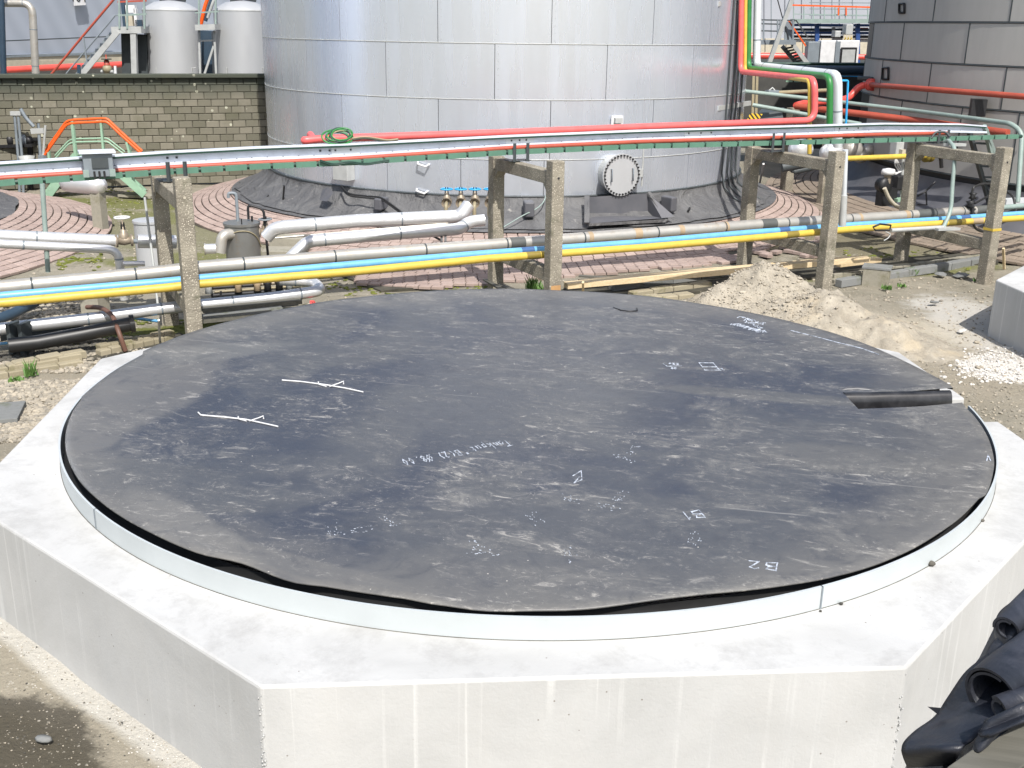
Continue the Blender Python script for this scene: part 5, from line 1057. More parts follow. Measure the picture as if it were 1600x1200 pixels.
for i in range(4200):
    u, v = random.gauss(-.1, 1.0), random.gauss(-.1, .95)
    if abs(u) > 2.3 or abs(v) > 2.1 or (u > .35 and random.random() < .8): continue
    h = heap(u, v)
    if h < -.03: continue
    p = HC+HX*u+HY*v; rocks(b, (p.x, p.y, h+.004), random.choice((.006, .008, .010, .013, .017, .024)) if random.random() > .02 else .045)
stuff(b.build('heap_stones', 'dirtclod'), 'loose stones and clods scattered over the dirt heap', 'stones')
# loose stones over the ground
b = MB(); b2 = MB(); b3 = MB(); b4 = MB()
def scat(n, x0, y0, x1, y1, rs, tgt, dens=None):
    for i in range(n):
        x, y = random.uniform(x0, x1), random.uniform(y0, y1); p = at(x, y, 0)
        if inplinth(p, .02) or (dens and not dens(x, y, p)): continue
        r = random.choice(rs); rocks(tgt, (p.x, p.y, gz(p.x, p.y)+r*.35), r)
scat(5200, -10, 592, 170, 690, (.012, .018, .024, .03, .04), b, lambda x, y, p: nz(p.x*1.2, p.y*1.2) > -.25-(660-y)*.006 and x < 330-(y-560)*1.6+60)
scat(900, -10, 640, 100, 760, (.008, .012, .02), b, lambda x, y, p: nz(p.x*1.5, p.y*1.5) > .0)
scat(2600, -10, 535, 240, 580, (.014, .02, .028, .038), b, lambda x, y, p: y > 568-x*.12)
scat(3000, -10, 515, 240, 565, (.016, .022, .03, .04), b2, lambda x, y, p: 548-x*.13 < y < 572-x*.14)
scat(1500, -10, 470, 150, 530, (.02, .03, .04), b)
scat(1300, -10, 300, 560, 500, (.012, .018, .03), b)
scat(2600, 1270, 430, 1600, 690, (.006, .009, .013, .02), b)
scat(70, 1270, 430, 1600, 690, (.03, .04), b)
scat(1500, 1490, 548, 1600, 592, (.005, .008, .012, .018), b4, lambda x, y, p: hypot((x-1560)/60, (y-570)/24) < 1+nz(p.x*3, p.y*3)*.5); scat(90, 1470, 540, 1600, 600, (.02, .03), b4); scat(120, 1480, 490, 1600, 560, (.006, .010), b4)
scat(1500, -10, 940, 340, 1200, (.002, .004, .006), b4, lambda x, y, p: y < 1020+x*.62+nz(p.x*4, p.y*4)*60)
scat(160, -10, 940, 340, 1200, (.003, .005, .008), b2)
scat(900, -10, 950, 340, 1200, (.002, .004, .006), b)
scat(500, 850, 395, 1600, 470, (.012, .02, .03), b)
stuff(b.build('gravel', 'pebble'), 'sandy pebbles and gravel scattered over the site', 'gravel'); stuff(b2.build('dark_gravel', 'darkpeb'), 'dark pebbles in the gravel strip and along the plinth foot', 'gravel'); stuff(b4.build('concrete_crumbs', 'whitepeb'), 'white concrete crumbs by the plinths', 'rubble')
tag(MB().lathe((0, 0, 0), [(0, -.01), (.06, 0), (.05, .014), (0, .018)], 9).build('flat_stone', 'grykerb'), 'flat pale oval stone on the dark mud at bottom left', 'stone'); o = bpy.data.objects['flat_stone']; o.location = at(68, 1155, 0.0); o.scale = (1, .55, 1)
for (x, y, r_, lb) in ((1460, 472+0, .1, 'flat grey slab fragment in the dirt below the pier'), (1405, 514, .16, 'flat light stone slab on the dirt by the heap foot'), (1502, 430, .14, 'grey broken slab by the last concrete post'), (1470, 428, .13, 'small bluish slab fragment near the last concrete post'), (1503, 517, .07, 'white stone beside the shadow of the right plinth'), (1580, 592, .06, 'white stone below the pale rubble at the right')):
    q = MB(); rocks(q, (0, 0, 0), r_, .28); o = q.build('broken_slab', 'grykerb' if r_ > .08 else 'whitepeb'); o.location = at(x, y, .02); tag(o, lb, 'stone')
# moss clumps, weeds
b = MB()
for i in range(1500):
    x, y = random.choice(((random.uniform(150, 290), random.uniform(495, 545)), (random.uniform(500, 760), random.uniform(430, 460)), (random.uniform(1320, 1520), random.uniform(385, 425)), (random.uniform(90, 160), random.uniform(395, 420)), (random.uniform(60, 220), random.uniform(290, 335))))
    p = at(x, y, 0)
    if inplinth(p, .05) or nz(p.x*1.8, p.y*1.8, 4) < -.02: continue
    rocks(b, (p.x, p.y, gz(p.x, p.y)+.005), random.uniform(.02, .06), .25)
stuff(b.build('moss', 'moss'), 'green moss patches on the damp ground around the frames', 'moss')
def weed(x, y, n, h, lb, z=0):
    p = at(x, y, z); b = MB()
    for i in range(n):
        a = random.uniform(0, 2*pi); r_ = random.uniform(0, .09); q = p+Vector((r_*cos(a), r_*sin(a), 0)); hh_ = h*random.uniform(.4, 1); l = Vector((random.uniform(-.4, .4), random.uniform(-.4, .4), 1)).normalized(); s_ = Vector((cos(a), sin(a), 0))*.012
        b.add([q-s_, q+s_, q+l*hh_*.6+s_*.8, q+l*hh_+Vector((0, 0, -hh_*.08)), q+l*hh_*.6-s_*.8], [(0, 1, 2, 3, 4)])
    tag(b.build('weed', 'leaf'), lb, 'weed')
weed(832, 462, 110, .42, 'tuft of tall green weeds between the posts of the second frame'); weed(848, 466, 40, .35, 'smaller green weed tuft right beside the second front post'); weed(48, 587, 26, .28, 'lone green grass sprout in front of the left edging bricks')
weed(25, 595, 60, .07, 'low green plant patch on the gravel at far left'); weed(1385, 452, 70, .10, 'low green weeds along the foot of the square pier'); weed(1410, 448, 40, .08, 'tiny weed patch right of the square pier'); weed(1425, 428, 70, .16, 'dark green leafy weed under the last frame'); weed(1305, 470, 40, .07, 'tiny weeds beside the third front post'); weed(1530, 440, 50, .09, 'weeds at the foot of the last front post')

# ================================================================== SECOND PLINTH
TH2 = radians(19); rc = 4.638; OC2 = at(1543, 521, 0).xy+Vector((cos(radians(-3.5))*rc, sin(radians(-3.5))*rc)); Q8 = octpts(OC2, 4.2852, radians(-3.5)+radians(22.5)+radians(0))
tag(MB().prism([tuple(p) for p in Q8], -.3, zr(at(1543, 521, 0), 1555, 437)).build('octagonal_plinth', 'conc', bevel=.018), 'second pale concrete plinth, its shaded corner at the right edge', 'foundation')

# ================================================================== RUBBER OFFCUT PILE (bottom right)
def dirn(a, e=0): return Vector((cos(a)*cos(e), sin(a)*cos(e), sin(e)))
KS = .45
def dq(x, y, d): return dp(x, y, d*KS)
def roll(name, c0, c1, r, turns, lb, grow=.35, tail=0.0, n=40):
    """open spiral roll of sheet from c0 to c1"""
    r *= KS; tail *= KS
    ax_ = (c1-c0).normalized(); X_ = ax_.cross(Vector((0, 0, 1))).normalized(); Y_ = X_.cross(ax_); b = MB(); N = int(n*turns); th = .007
    for side in (0, 1):
        vs = []
        for i in range(N+1):
            a = 2*pi*turns*i/N+1.2; rr = r*(1-grow*(1-i/N))+(th if side else 0)
            if tail and i > N*.86: rr += tail*((i/N-.86)/.14)**2
            for u in range(5): q = lerp(c0, c1, u/4); w_ = 1+.05*nz(i*.12, u*.9, r*9); vs.append(q+X_*rr*cos(a)*w_+Y_*rr*sin(a)*w_)
        b.add(vs, [(i*5+u, i*5+u+1, (i+1)*5+u+1, (i+1)*5+u) for i in range(N) for u in range(4)], True)
    b.f += [(i*5+e_, (i+1)*5+e_, (N+1)*5+(i+1)*5+e_, (N+1)*5+i*5+e_) for i in range(N) for e_ in (0, 4)]; b.sm += [False]*(2*N)
    return tag(b.build(name, 'rub'), lb, 'rubber roll', 'rolled rubber offcuts')
DR = (at(1500, 1150, 0)-CAM).dot(HD)
roll('rubber_roll', dq(1549, 1086, 5.1), dq(1672, 985, 5.6), .150, 1.55, 'large shiny black rubber roll with an open curled end at bottom right', grow=.22, tail=.03)
roll('rubber_roll', dq(1573, 984, 5.6), dq(1660, 890, 6.1), .072, 1.35, 'smaller black rubber roll above and behind the large one')
roll('rubber_roll', dq(1560, 1108, 4.95), dq(1680, 1065, 5.1), .055, 1.2, 'half open rubber curl tucked under the large roll')
def sheet(pts, wdir, W_, name, lb, th=.008, wob=.02):
    W_ *= KS; th *= .7; wob *= KS
    b = MB(); P = []
    for i in range(len(pts)-1):
        for k3 in range(6): P.append((i+k3/6))
    P.append(len(pts)-1); C_ = []
    def cr(t_):
        i = min(int(t_), len(pts)-2); u = t_-i; p0, p1, p2, p3 = pts[max(i-1, 0)], pts[i], pts[i+1], pts[min(i+2, len(pts)-1)]
        return .5*((2*p1)+(p2-p0)*u+(2*p0-5*p1+4*p2-p3)*u*u+(3*p1-p0-3*p2+p3)*u**3)
    C_ = [cr(t_) for t_ in P]; M_ = 8; n = len(C_)
    for s_ in (0, 1):
        vs = []
        for i, c_ in enumerate(C_):
            tg = (C_[min(i+1, n-1)]-C_[max(i-1, 0)]).normalized(); nr = tg.cross(wdir).normalized()
            for j in range(M_+1): u = j/M_-.5; vs.append(c_+wdir*(W_*u*(1+.12*nz(i*.2, j*.1, W_)))+nr*(wob*nz(i*.25, j*.5, 5)*2-.25*abs(u)*abs(u)*W_*.3+(th if s_ else 0)))
        b.add(vs, [(i*(M_+1)+j, i*(M_+1)+j+1, (i+1)*(M_+1)+j+1, (i+1)*(M_+1)+j) for i in range(n-1) for j in range(M_)], True)
    return tag(b.build(name, 'rub'), lb, 'rubber offcut', 'loose rubber offcuts')
def strip(L, Rr_, name, lb, bulge=.05, M_=12, th=.006):
    """smooth strip between a left and a right edge: lists of (x, y, depth)"""
    def cr(P, t_):
        i = min(int(t_), len(P)-2); w_ = t_-i; p = [Vector(P[k]) for k in (max(i-1, 0), i, i+1, min(i+2, len(P)-1))]
        return .5*((2*p[1])+(p[2]-p[0])*w_+(2*p[0]-5*p[1]+4*p[2]-p[3])*w_*w_+(3*p[1]-p[0]-3*p[2]+p[3])*w_**3)
    N_ = (len(L)-1)*7; b = MB(); rowsv = []
    for i in range(N_+1):
        a, c_ = cr(L, i/7*.99999), cr(Rr_, i/7*.99999); r_ = []
        for j in range(M_+1):
            v_ = j/M_; q = a.lerp(c_, v_); r_.append(dq(q.x, q.y, q.z-bulge*sin(pi*v_)+.02*nz(i*.2, v_*2, len(lb))))
        rowsv.append(r_)
    vs = [p for r_ in rowsv for p in r_]; k_ = M_+1; fs = [(i*k_+j, i*k_+j+1, (i+1)*k_+j+1, (i+1)*k_+j) for i in range(N_) for j in range(M_)]
    o = tag(b.add(vs, fs, True).build(name, 'rub'), lb, 'rubber offcut', 'loose rubber offcuts'); md_ = o.modifiers.new('thickness', 'SOLIDIFY'); md_.thickness = th; return o
strip([(1545, 1024, 5.6), (1512, 1050, 5.5), (1484, 1090, 5.4), (1462, 1122, 5.3), (1432, 1144, 5.2), (1414, 1162, 5.1), (1411, 1178, 5.06), (1418, 1196, 5.2)], [(1612, 1075, 5.3), (1580, 1104, 5.1), (1556, 1122, 5.0), (1536, 1140, 4.95), (1520, 1158, 4.9), (1508, 1166, 4.86), (1499, 1174, 4.86), (1490, 1192, 5.05)], 'rubber_sheet', 'broad black rubber strip sweeping down to the left and folding under at its end', .035)
strip([(1560, 1118, 4.98), (1540, 1136, 4.9), (1528, 1158, 4.84), (1520, 1180, 4.82)], [(1640, 1090, 4.9), (1600, 1112, 4.86), (1566, 1136, 4.82), (1540, 1164, 4.8)], 'rubber_sheet', 'narrow rubber strip lying along the edge of the timber deck', .04)
strip([(1560, 1010, 5.75), (1552, 985, 5.8), (1560, 958, 5.9), (1580, 940, 6.0), (1612, 915, 6.2)], [(1578, 1020, 5.6), (1600, 990, 5.6), (1620, 965, 5.7), (1650, 950, 5.8), (1680, 930, 6.0)], 'rubber_sheet', 'black rubber sheet standing behind the smaller roll', .08)
strip([(1536, 1030, 5.65), (1548, 1006, 5.7), (1566, 990, 5.75), (1590, 975, 5.8)], [(1560, 1060, 5.4), (1585, 1035, 5.45), (1610, 1010, 5.5), (1640, 985, 5.6)], 'rubber_sheet', 'dark rubber flap between the two rolls', .03)
strip([(1596, 930, 6.3), (1578, 950, 6.2), (1572, 968, 6.1)], [(1680, 880, 6.6), (1680, 915, 6.4), (1680, 950, 6.2)], 'rubber_sheet', 'topmost black rubber sheet at the right edge of the pile', .06)
strip([(1540, 1128, 4.82), (1530, 1150, 4.78), (1548, 1152, 4.72)], [(1680, 1062, 4.9), (1680, 1090, 4.8), (1680, 1094, 4.72)], 'rubber_sheet', 'creased rubber sheet spilling right along the deck edge', .05)
tag(MB().add([dq(1449, 1104, 5.3), dq(1470, 1106, 5.25), dq(1466, 1117, 5.25), dq(1452, 1105, 5.32)], [(0, 1, 2, 3)]).build('rubber_scrap', 'rub'), 'tiny pointed rubber scrap sticking out left of the pile', 'rubber offcut')
b = MB(); L_ = [(1408, 1215), (1426, 1172), (1452, 1140), (1478, 1108), (1500, 1066), (1530, 1028), (1556, 975), (1585, 940), (1650, 900)]; D_ = [(1474, 1216), (1490, 1205), (1510, 1190), (1530, 1174), (1552, 1158), (1574, 1142), (1596, 1124), (1620, 1106), (1650, 1090)]
vs = []; K_ = 8*5; J_ = 14
def pl_(L, t_): i_ = min(int(t_), len(L)-2); return lerp(L[i_][0], L[i_+1][0], t_-i_), lerp(L[i_][1], L[i_+1][1], t_-i_)
for i in range(K_+1):
    xa, ya = pl_(L_, i/5); xb, yb = pl_(D_, i/5)
    for j in range(J_+1):
        u_ = j/J_; d_ = lerp(5.55+.12*i/5, 4.86, u_**.8)+.10*nz(i*.16, j*.25, 3)
        if j == 0: d_ += .1
        vs.append(dq(lerp(xa, xb, u_), lerp(ya, yb, u_), d_))
n0_ = len(vs)
for i in range(K_+1): q = vs[i*(J_+1)]; vs.append(Vector((q.x+.1, q.y+.0, -.02)))
fs_ = [(i*(J_+1)+j, i*(J_+1)+j+1, (i+1)*(J_+1)+j+1, (i+1)*(J_+1)+j) for i in range(K_) for j in range(J_)]
tag(b.add(vs, fs_, True).build('crumpled_rubber', 'rub'), 'crumpled black rubber sheet at the core of the offcut pile', 'rubber offcut')
ZD = dq(1540, 1172, 4.75).z-.03
t = thing('timber_deck', 'weathered grey-green timber deck under the rubber offcuts in the corner', 'deck', dq(1620, 1180, 4.7))
e0_, e1_ = at(1476, 1206, ZD), at(1640, 1090, ZD); ed = (e1_-e0_).normalized(); en = Vector((-ed.y, ed.x, 0))
for i in range(5):
    q = e0_-en*(.11*(i+.5)); MB().bar(q, q+ed*1.5, .104, .03).build('deck_board', 'oldwood', t, bevel=.003)
for s_ in (.3, 1.4): MB().bar(e0_+ed*s_-en*.02-Vector((0, 0, .06)), e0_+ed*s_-en*.5-Vector((0, 0, .06)), .07, .09).build('joist', 'oldwood', t)
for s_ in (.3, 1.4):
    for w_ in (-.06, -.45): q = e0_+ed*s_+en*w_; MB().bar(Vector((q.x, q.y, ZD-.1)), Vector((q.x, q.y, -.02)), .08, .08).build('deck_leg', 'oldwood', t)

# ================================================================== SMALL PIPEWORK ROUND THE RIGHT FRAMES
g3 = FR[2]; pipe('post_conduit', 'galv', [rk(1317, 352, .02), rk(1321, 234, .02)], .045, 'pale galvanised pipe strapped upright to the post behind the dirt heap')
tag(MB().tube([rk(1316, 352, .02), rk(1318, 305, .02)], .062, 12).build('pipe_sleeve', 'boxgrey'), 'wider lower sleeve of the upright pipe on the third front post', 'pipe sleeve')
t = thing('light_stand', 'bent grey-green tube stand hooking down over the rightmost frame', 'stand', rk(1480, 350, .4))
MB().tube([rk(1476, 222, .9), rk(1482, 219, .8), rk(1493, 232, .5), rk(1488, 290, .35), rk(1486, 330, .25), rk(1474, 355, .15)], .036, 10, fillet=.25).build('bent_tube', 'condt', t)
MB().tube([rk(1476, 355, .15), rk(1392, 360, .15)], .036, 10).build('lower_tube', 'boxgrey', t); MB().bar(rk(1462, 358, .1), rk(1496, 357, .1), .14, .04).build('foot_plate', 'boxgrey', t)
MB().bar(rk(1478, 226, .8), rk(1506, 226, .9), .10, .05).build('top_plate', 'boxgrey', t)
t = thing('cable_clip', 'dark clip and loose wires at the left end of the bent tube stand', 'clip', rk(1380, 356, .15)); MB().tube([rk(1364, 355, .13), rk(1375, 350, .13), rk(1392, 352, .13), rk(1390, 360, .13), rk(1368, 360, .13)], .018, 6, close=True).build('clip_loop', 'darkm', t)
MB().tube([rk(1384, 362, .1), rk(1392, 366, .1), rk(1388, 372, .1), rk(1381, 376, .1)], .01, 6, fillet=.04).build('wire', 'boxgrey', t)
pipe('yellow_branch_pipe', 'yellow', [rk(1316, 248, 2.9), rk(1420, 244, 2.9), rk(1448, 243.5, 2.9)], .052, 'short dirty yellow pipe with a round flange behind the rightmost frame', n=12)
f_ = rk(1450, 243.5, 2.9); t = thing('yellow_valve', 'round yellow flanged valve with a black elbow behind the rightmost frame', 'valve', f_)
MB().lathe(f_-RU*.08, [(0, 0), (.13, 0), (.13, .04), (.07, .05), (.07, .11), (.13, .12), (.13, .16), (0, .16)], 16, axis=RU).build('flange', 'oldyellow', t); MB().tube([f_+RU*.06, rk(1470, 244, 2.9), rk(1471, 262, 2.9)], .04, 8, fillet=.1).build('elbow', 'darkm', t)
# instrument cluster
t = thing('instrument_post', 'grey instrument box on a thin post with loops of white cable', 'instrument', rk(1405, 320, 3.2))
MB().box(rk(1401, 233, 3.2), (.2, .2, .32), Rr).build('housing', 'boxgrey', t, bevel=.02); MB().cyl(rk(1411, 240, 3.1), rk(1408, 322, 3.1), .035, 10).build('post', 'boxgrey', t); MB().box(rk(1410, 237, 3.05), (.09, .09, .09), Rr).build('sensor', 'cream', t)
for o_ in (0, 4, 8): MB().tube([rk(1399, 247, 3.1), rk(1398+o_, 258, 3.1), rk(1405+o_*.6, 268, 3.1), rk(1400, 273-o_*.3, 3.1), rk(1391, 268, 3.1)], .014, 6, fillet=.15).build('cable_loop', 'white', t)
t = thing('actuator', 'black flanged actuator with a white cap and a black box below', 'actuator', rk(1387, 310, 3.0))
c_ = rk(1388, 268, 3.0); MB().lathe(c_, [(0, -.07), (.13, -.06), (.14, .0), (.12, .05), (0, .07)], 14).build('white_cap', 'white', t); MB().cyl(c_-Vector((0, 0, .06)), c_-Vector((0, 0, .25)), .07, 12).build('neck', 'iron', t)
MB().lathe(rk(1385, 290, 2.95)+RN*.1, [(0, -.12), (.13, -.1), (.13, .02), (.16, .03), (.16, .1), (.06, .12), (0, .12)], 14, axis=-RN).build('motor', 'darkm', t); MB().box(rk(1403, 285, 3.1), (.22, .22, .3), Rr).build('gearbox', 'darkm', t, bevel=.03); MB().box(rk(1385, 307, 3.1), (.38, .2, .36), Rr).build('black_box', 'darkm', t)
MB().tube([rk(1382, 294, 2.85), rk(1388, 309, 2.85), rk(1398, 321, 2.85), rk(1411, 327, 2.85)], .04, 10, fillet=.3).build('cream_hose', 'cream', t); MB().box(rk(1406, 312, 3.0), (.3, .2, .06), Rr).build('mint_base', 'mint', t)
t = thing('small_frame', 'small black triangular bracket on the paving right of the fourth back post', 'bracket', rk(1441, 316, 2.6)); MB().tube([rk(1447, 300, 2.6), rk(1448, 320, 2.6), rk(1434, 320, 2.6)], .018, 6).build('leg', 'darkm', t); MB().tube([rk(1434, 306, 2.6), rk(1445, 300, 2.6), rk(1461, 284, 2.6)], .02, 6).build('arm', 'darkm', t)
t = thing('mini_valve', 'rusty black valve cluster mounted on the thick grey pipe at right', 'valve', rk(1518, 322, .9))
for (x, y, r_) in ((1519, 330, .07), (1516, 319, .09), (1520, 306, .08)): MB().lathe(rk(x, y, .8), [(0, -.06), (r_, -.05), (r_*.5, 0), (r_, .05), (0, .07)], 10).build('valve_piece', 'darkm', t)
MB().cyl(rk(1520, 345, .7), rk(1519, 300, .8), .03, 8).build('stem', 'darkm', t); MB().bar(rk(1523, 318, .75), rk(1545, 306, 1.0), .03, .03).build('lever', 'darkm', t)
pipe('black_hose', 'black', [rk(1519, 300, .9), rk(1521, 292, .9), rk(1534, 287, 1.0), rk(1552, 287, 1.1)], .022, 'black hose curving from the valve cluster behind the last post', fillet=.12, n=8)
pipe('black_hose', 'black', [rk(1519, 345, .3), rk(1524, 358, .35), rk(1537, 363, .4), rk(1548, 358, .5)], .022, 'black hose sagging beneath the yellow pipe by the last post', fillet=.12, n=8)
pipe('black_hose', 'black', [rk(1573, 300, 1.2), rk(1583, 306, 1.0), rk(1588, 330, .8), rk(1582, 340, .7), rk(1572, 331, .8)], .022, 'black looped hose right of the last concrete post', fillet=.15, n=8)
t = thing('steel_ladder', 'dark grey-green steel ladder leaning down behind the rightmost frame', 'ladder', rk(1545, 320, 2.6))
la0, la1, lb0, lb1 = rk(1514, 204, 1.6), rk(1548, 325, 2.9), rk(1541, 206, 1.6), rk(1567, 325, 2.9); MB().bar(la0, la1, .06, .12).build('ladder_side', 'dkgrey', t); MB().bar(lb0, lb1, .06, .12).build('ladder_side', 'condt', t)
for i in range(1, 7): MB().bar(lerp(la0, la1, i/7), lerp(lb0, lb1, i/7), .06, .04).build('rung', 'dkgrey', t)
tag(MB().bar(rk(1566, 317, 1.9), rk(1640, 314, 1.9), .2, .16).build('steel_channel', 'galv'), 'galvanised channel section behind the last post at the right edge', 'channel')
pipe('lamp_arm', 'dkgrey', [rk(1455, 216, 1.2), rk(1462, 206, 1.2), rk(1478, 206, 1.1), rk(1484, 214, 1.0)], .02, 'thin grey arm looping over the tray above the rightmost frame', n=6, fillet=.1)
# long handrail pipes and red pipes further back
dR_ = 29.5
pipe('guard_rail', 'condt', [dp(1158, 142, 26.5), dp(1292, 157, 27), oncyl(1420, 172, C2, R2+.5), oncyl(1580, 193, C2, R2+1.0), oncyl(1597, 207, C2, R2+1.0), oncyl(1590, 316, C2, R2+1.3)], .048, 'long grey-green guard rail crossing in front of the dark tank and bending down', n=10, fillet=.3)
pipe('guard_rail', 'condt', [dp(1176, 164, 26.0), dp(1288, 184, 25.6), dp(1345, 194, 25)], .048, 'shorter grey rail slanting behind the four coloured risers', n=10)
pipe('tan_rail', 'tan', [dp(1214, 145, 27.6), dp(1295, 141, 28.6)], .05, 'short tan rail joining the grey guard rail behind the risers', n=10)
t = thing('rail_coupling', 'small grey bolted coupling on the guard rail left of the risers', 'coupling', dp(1206, 145, 26.9)); MB().box(dp(1206, 145, 26.8), (.3, .15, .12), Rr).build('clamp', 'midgrey', t); MB().tube([dp(1200, 143, 26.8), dp(1207, 137, 26.8), dp(1212, 143, 26.8)], .02, 6).build('bolt_loop', 'boxgrey', t)
pipe('red_fire_pipe', 'red', [dp(1244, 165, 27.6), dp(1258, 161, 28.0), dp(1312, 157, 28.3), dp(1327, 153, 28.5), dp(1342, 135, 28.6), dp(1358, 132, 28.6)], .085, 'red pipe curling up from the left and swinging up to the dark tank', fillet=.35)
pipe('red_fire_pipe', 'red2', [dp(1358, 132, 28.6)]+[oncyl(x, lerp(134, 154, (x-1380)/260), C2, R2+.35) for x in (1400, 1460, 1520, 1580, 1650)], .062, 'upper long red pipe running right across the dark tank')
t = thing('red_flange', 'red bolted flange pair where the upper red pipe narrows', 'flange', dp(1359, 132, 28.5)); ax_ = (dp(1480, 143, 26.0)-dp(1358, 132, 28.6)).normalized(); MB().lathe(dp(1358, 132, 28.55), [(0, 0), (.15, 0), (.15, .06), (.11, .06), (.11, .09), (.15, .09), (.15, .15), (0, .15)], 14, axis=ax_).build('flange_disc', 'red', t)
pipe('red_fire_pipe', 'red2', [dp(1244, 166, 27.6), dp(1285, 171, 27.0)]+[oncyl(x, y, C2, R2+.5) for x, y in ((1420, 187), (1500, 198), (1560, 206), (1575, 208))], .078, 'lower long red pipe running right behind the cable rail', fillet=.3)
tag(MB().lathe(dp(1355, 123, 28.8), [(0, 0), (.10, .0), (.18, .05), (.24, .05), (.24, -.03), (.14, -.05)], 16).build('hose_reel_rim', 'dkgrey'), 'dark round rim above the red bend on the dark tank', 'rim')
p = dp(1180, 183, 26.8); tag(MB().add([dp(1166, 190, 26.8), dp(1184, 190, 26.8), dp(1192, 178, 26.8), dp(1172, 177, 26.8)], [(0, 1, 2, 3)]).build('hazard_plate', 'hazard'), 'yellow and black striped plate beside the right flank of the bright tank', 'sign')
t = thing('dark_hood', 'dark sloping metal hood with bolts behind the striped plate', 'hood', dp(1210, 180, 27.5)); MB().add([dp(1184, 178, 27.2), dp(1222, 173, 27.2), dp(1224, 186, 27.0), dp(1190, 190, 27.0), dp(1190, 170, 28), dp(1226, 168, 28)], [(0, 3, 2, 1), (4, 0, 1, 5)]).build('hood_sheet', 'dkgrey', t)
t = thing('twin_post', 'pair of slim tan posts right of the bright tank flank', 'post', dp(1180, 150, 28))
for x in (1176.5, 1182): MB().bar(dp(x+1, 110, 28), dp(x-2, 215, 28), .08, .06).build('slim_post', 'tan', t)
# second rack posts
def bpost(x0, x1, yt, yb, lb, dfix=None, beam=None):
    xc = (x0+x1)/2; c_ = at(xc, yb, 0); d = (c_-CAM).dot(_f); w_ = (x1-x0)/F*d; z = zr(c_, xc, yt); t = thing('concrete_post', lb, 'post', c_, 'posts of the rear pipe rack'); MB().box(c_+Vector((0, 0, z/2-.1)), (w_*.76, w_*.76, z+.2), Rr).build('post_shaft', 'agg', t, bevel=.012); return t, c_, z
ta, ca, za = bpost(1218, 1237, 168, 303, 'rear concrete post right of the bright tank, left one of the next rack'); tb, cb, zb_ = bpost(1275, 1290, 176, 325, 'rear concrete post just left of the third front post')
MB().bar(ca+Vector((0, 0, za-.25)), cb+Vector((0, 0, zb_-.2)), .14, .18).build('beam', 'agg', ta)
bpost(1438, 1452, 236, 326, 'rear concrete post showing behind the back post of the rightmost frame'); bpost(1496, 1511, 226, 326, 'rear concrete post seen between the posts of the rightmost frame')
# vessels lying in the dark behind the third frame
t = thing('floor_vessel', 'small dark pipe manifold in the shade behind the third frame', 'manifold', dp(1235, 262, 27)); 
for (x0, y0, x1, y1, r_) in ((1222, 262, 1262, 254, .12), (1240, 268, 1268, 262, .08), (1225, 252, 1240, 268, .06)): MB().tube([dp(x0, y0, 27), dp(x1, y1, 27)], r_, 8).build('dark_pipe', 'dkgrey', t)
t = thing('clad_vessel', 'bright round clad vessel ends under the risers behind the third frame', 'vessel', dp(1345, 240, 28))
for (x, y, r_) in ((1331, 234, .30), (1345, 242, .22), (1356, 236, .18)): MB().lathe(dp(x, y, 28), [(0, -r_), (r_*.6, -r_*.8), (r_, -r_*.2), (r_, r_*.2), (r_*.6, r_*.8), (0, r_)], 16).build('vessel_bulge', 'cladold', t)

# ================================================================== BACKGROUND LEFT
def zy(x, y, d): return dp(x, y, d).z
def quadwall(name, mat_, x0, d0, x1, d1, y0t, y0b, y1t, y1b, th=.3, par=None, **k):
    a, b_, c_, e_ = dp(x0, y0t, d0), dp(x1, y1t, d1), dp(x1, y1b, d1), dp(x0, y0b, d0); n = (b_-a).cross(e_-a).normalized()
    if n.dot(CAM-a) > 0: n = -n
    n *= th; V = [a, b_, c_, e_, a+n, b_+n, c_+n, e_+n]; return MB().add(V, [(0, 1, 2, 3), (7, 6, 5, 4), (0, 4, 5, 1), (1, 5, 6, 2), (2, 6, 7, 3), (3, 7, 4, 0)]).build(name, mat_, par)
def dw(x): return 1/lerp(1/39, 1/57.5, (x+160)/580)
t = thing('industrial_building', 'blue-grey ribbed metal building with a cream base band behind the block wall', 'building', dp(100, 120, 46))
quadwall('cladding_wall', 'sheet', -160, 39, 420, 57.5, -160, 92.5, -160, 75, 3, t)
L0, L1_ = dp(-40, 90, dw(-40)), dp(240, 81, dw(240)); dv = (L1_-L0).normalized(); nrm = Vector((dv.y, -dv.x, 0)).normalized()
quadwall('base_trim', 'midgrey', -160, 38.9, 420, 57.3, 91.5, 95.5, 74, 77.5, .3, t)
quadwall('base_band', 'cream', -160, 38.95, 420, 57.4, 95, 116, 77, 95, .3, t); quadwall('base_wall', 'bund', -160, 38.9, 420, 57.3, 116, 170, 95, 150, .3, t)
sg = dp(123, -3, 46.0); t2_ = thing('number_sign', 'white number sign cropped by the top edge on the ribbed building', 'sign', sg); MB().bar(dp(114, -4, dw(114)-.4), dp(132, -5, dw(132)-.4), .02, .62).build('plate', 'white', t2_)
cu = bpy.data.curves.new('digits', 'FONT'); cu.body = '104'; cu.size = .55; cu.extrude = .004; cu.align_x = 'CENTER'; to = bpy.data.objects.new('tmp', cu); COL.objects.link(to)
dg = bpy.context.evaluated_depsgraph_get(); me = bpy.data.meshes.new_from_object(to.evaluated_get(dg)); bpy.data.objects.remove(to); me.materials.clear(); me.materials.append(m['darkm'])
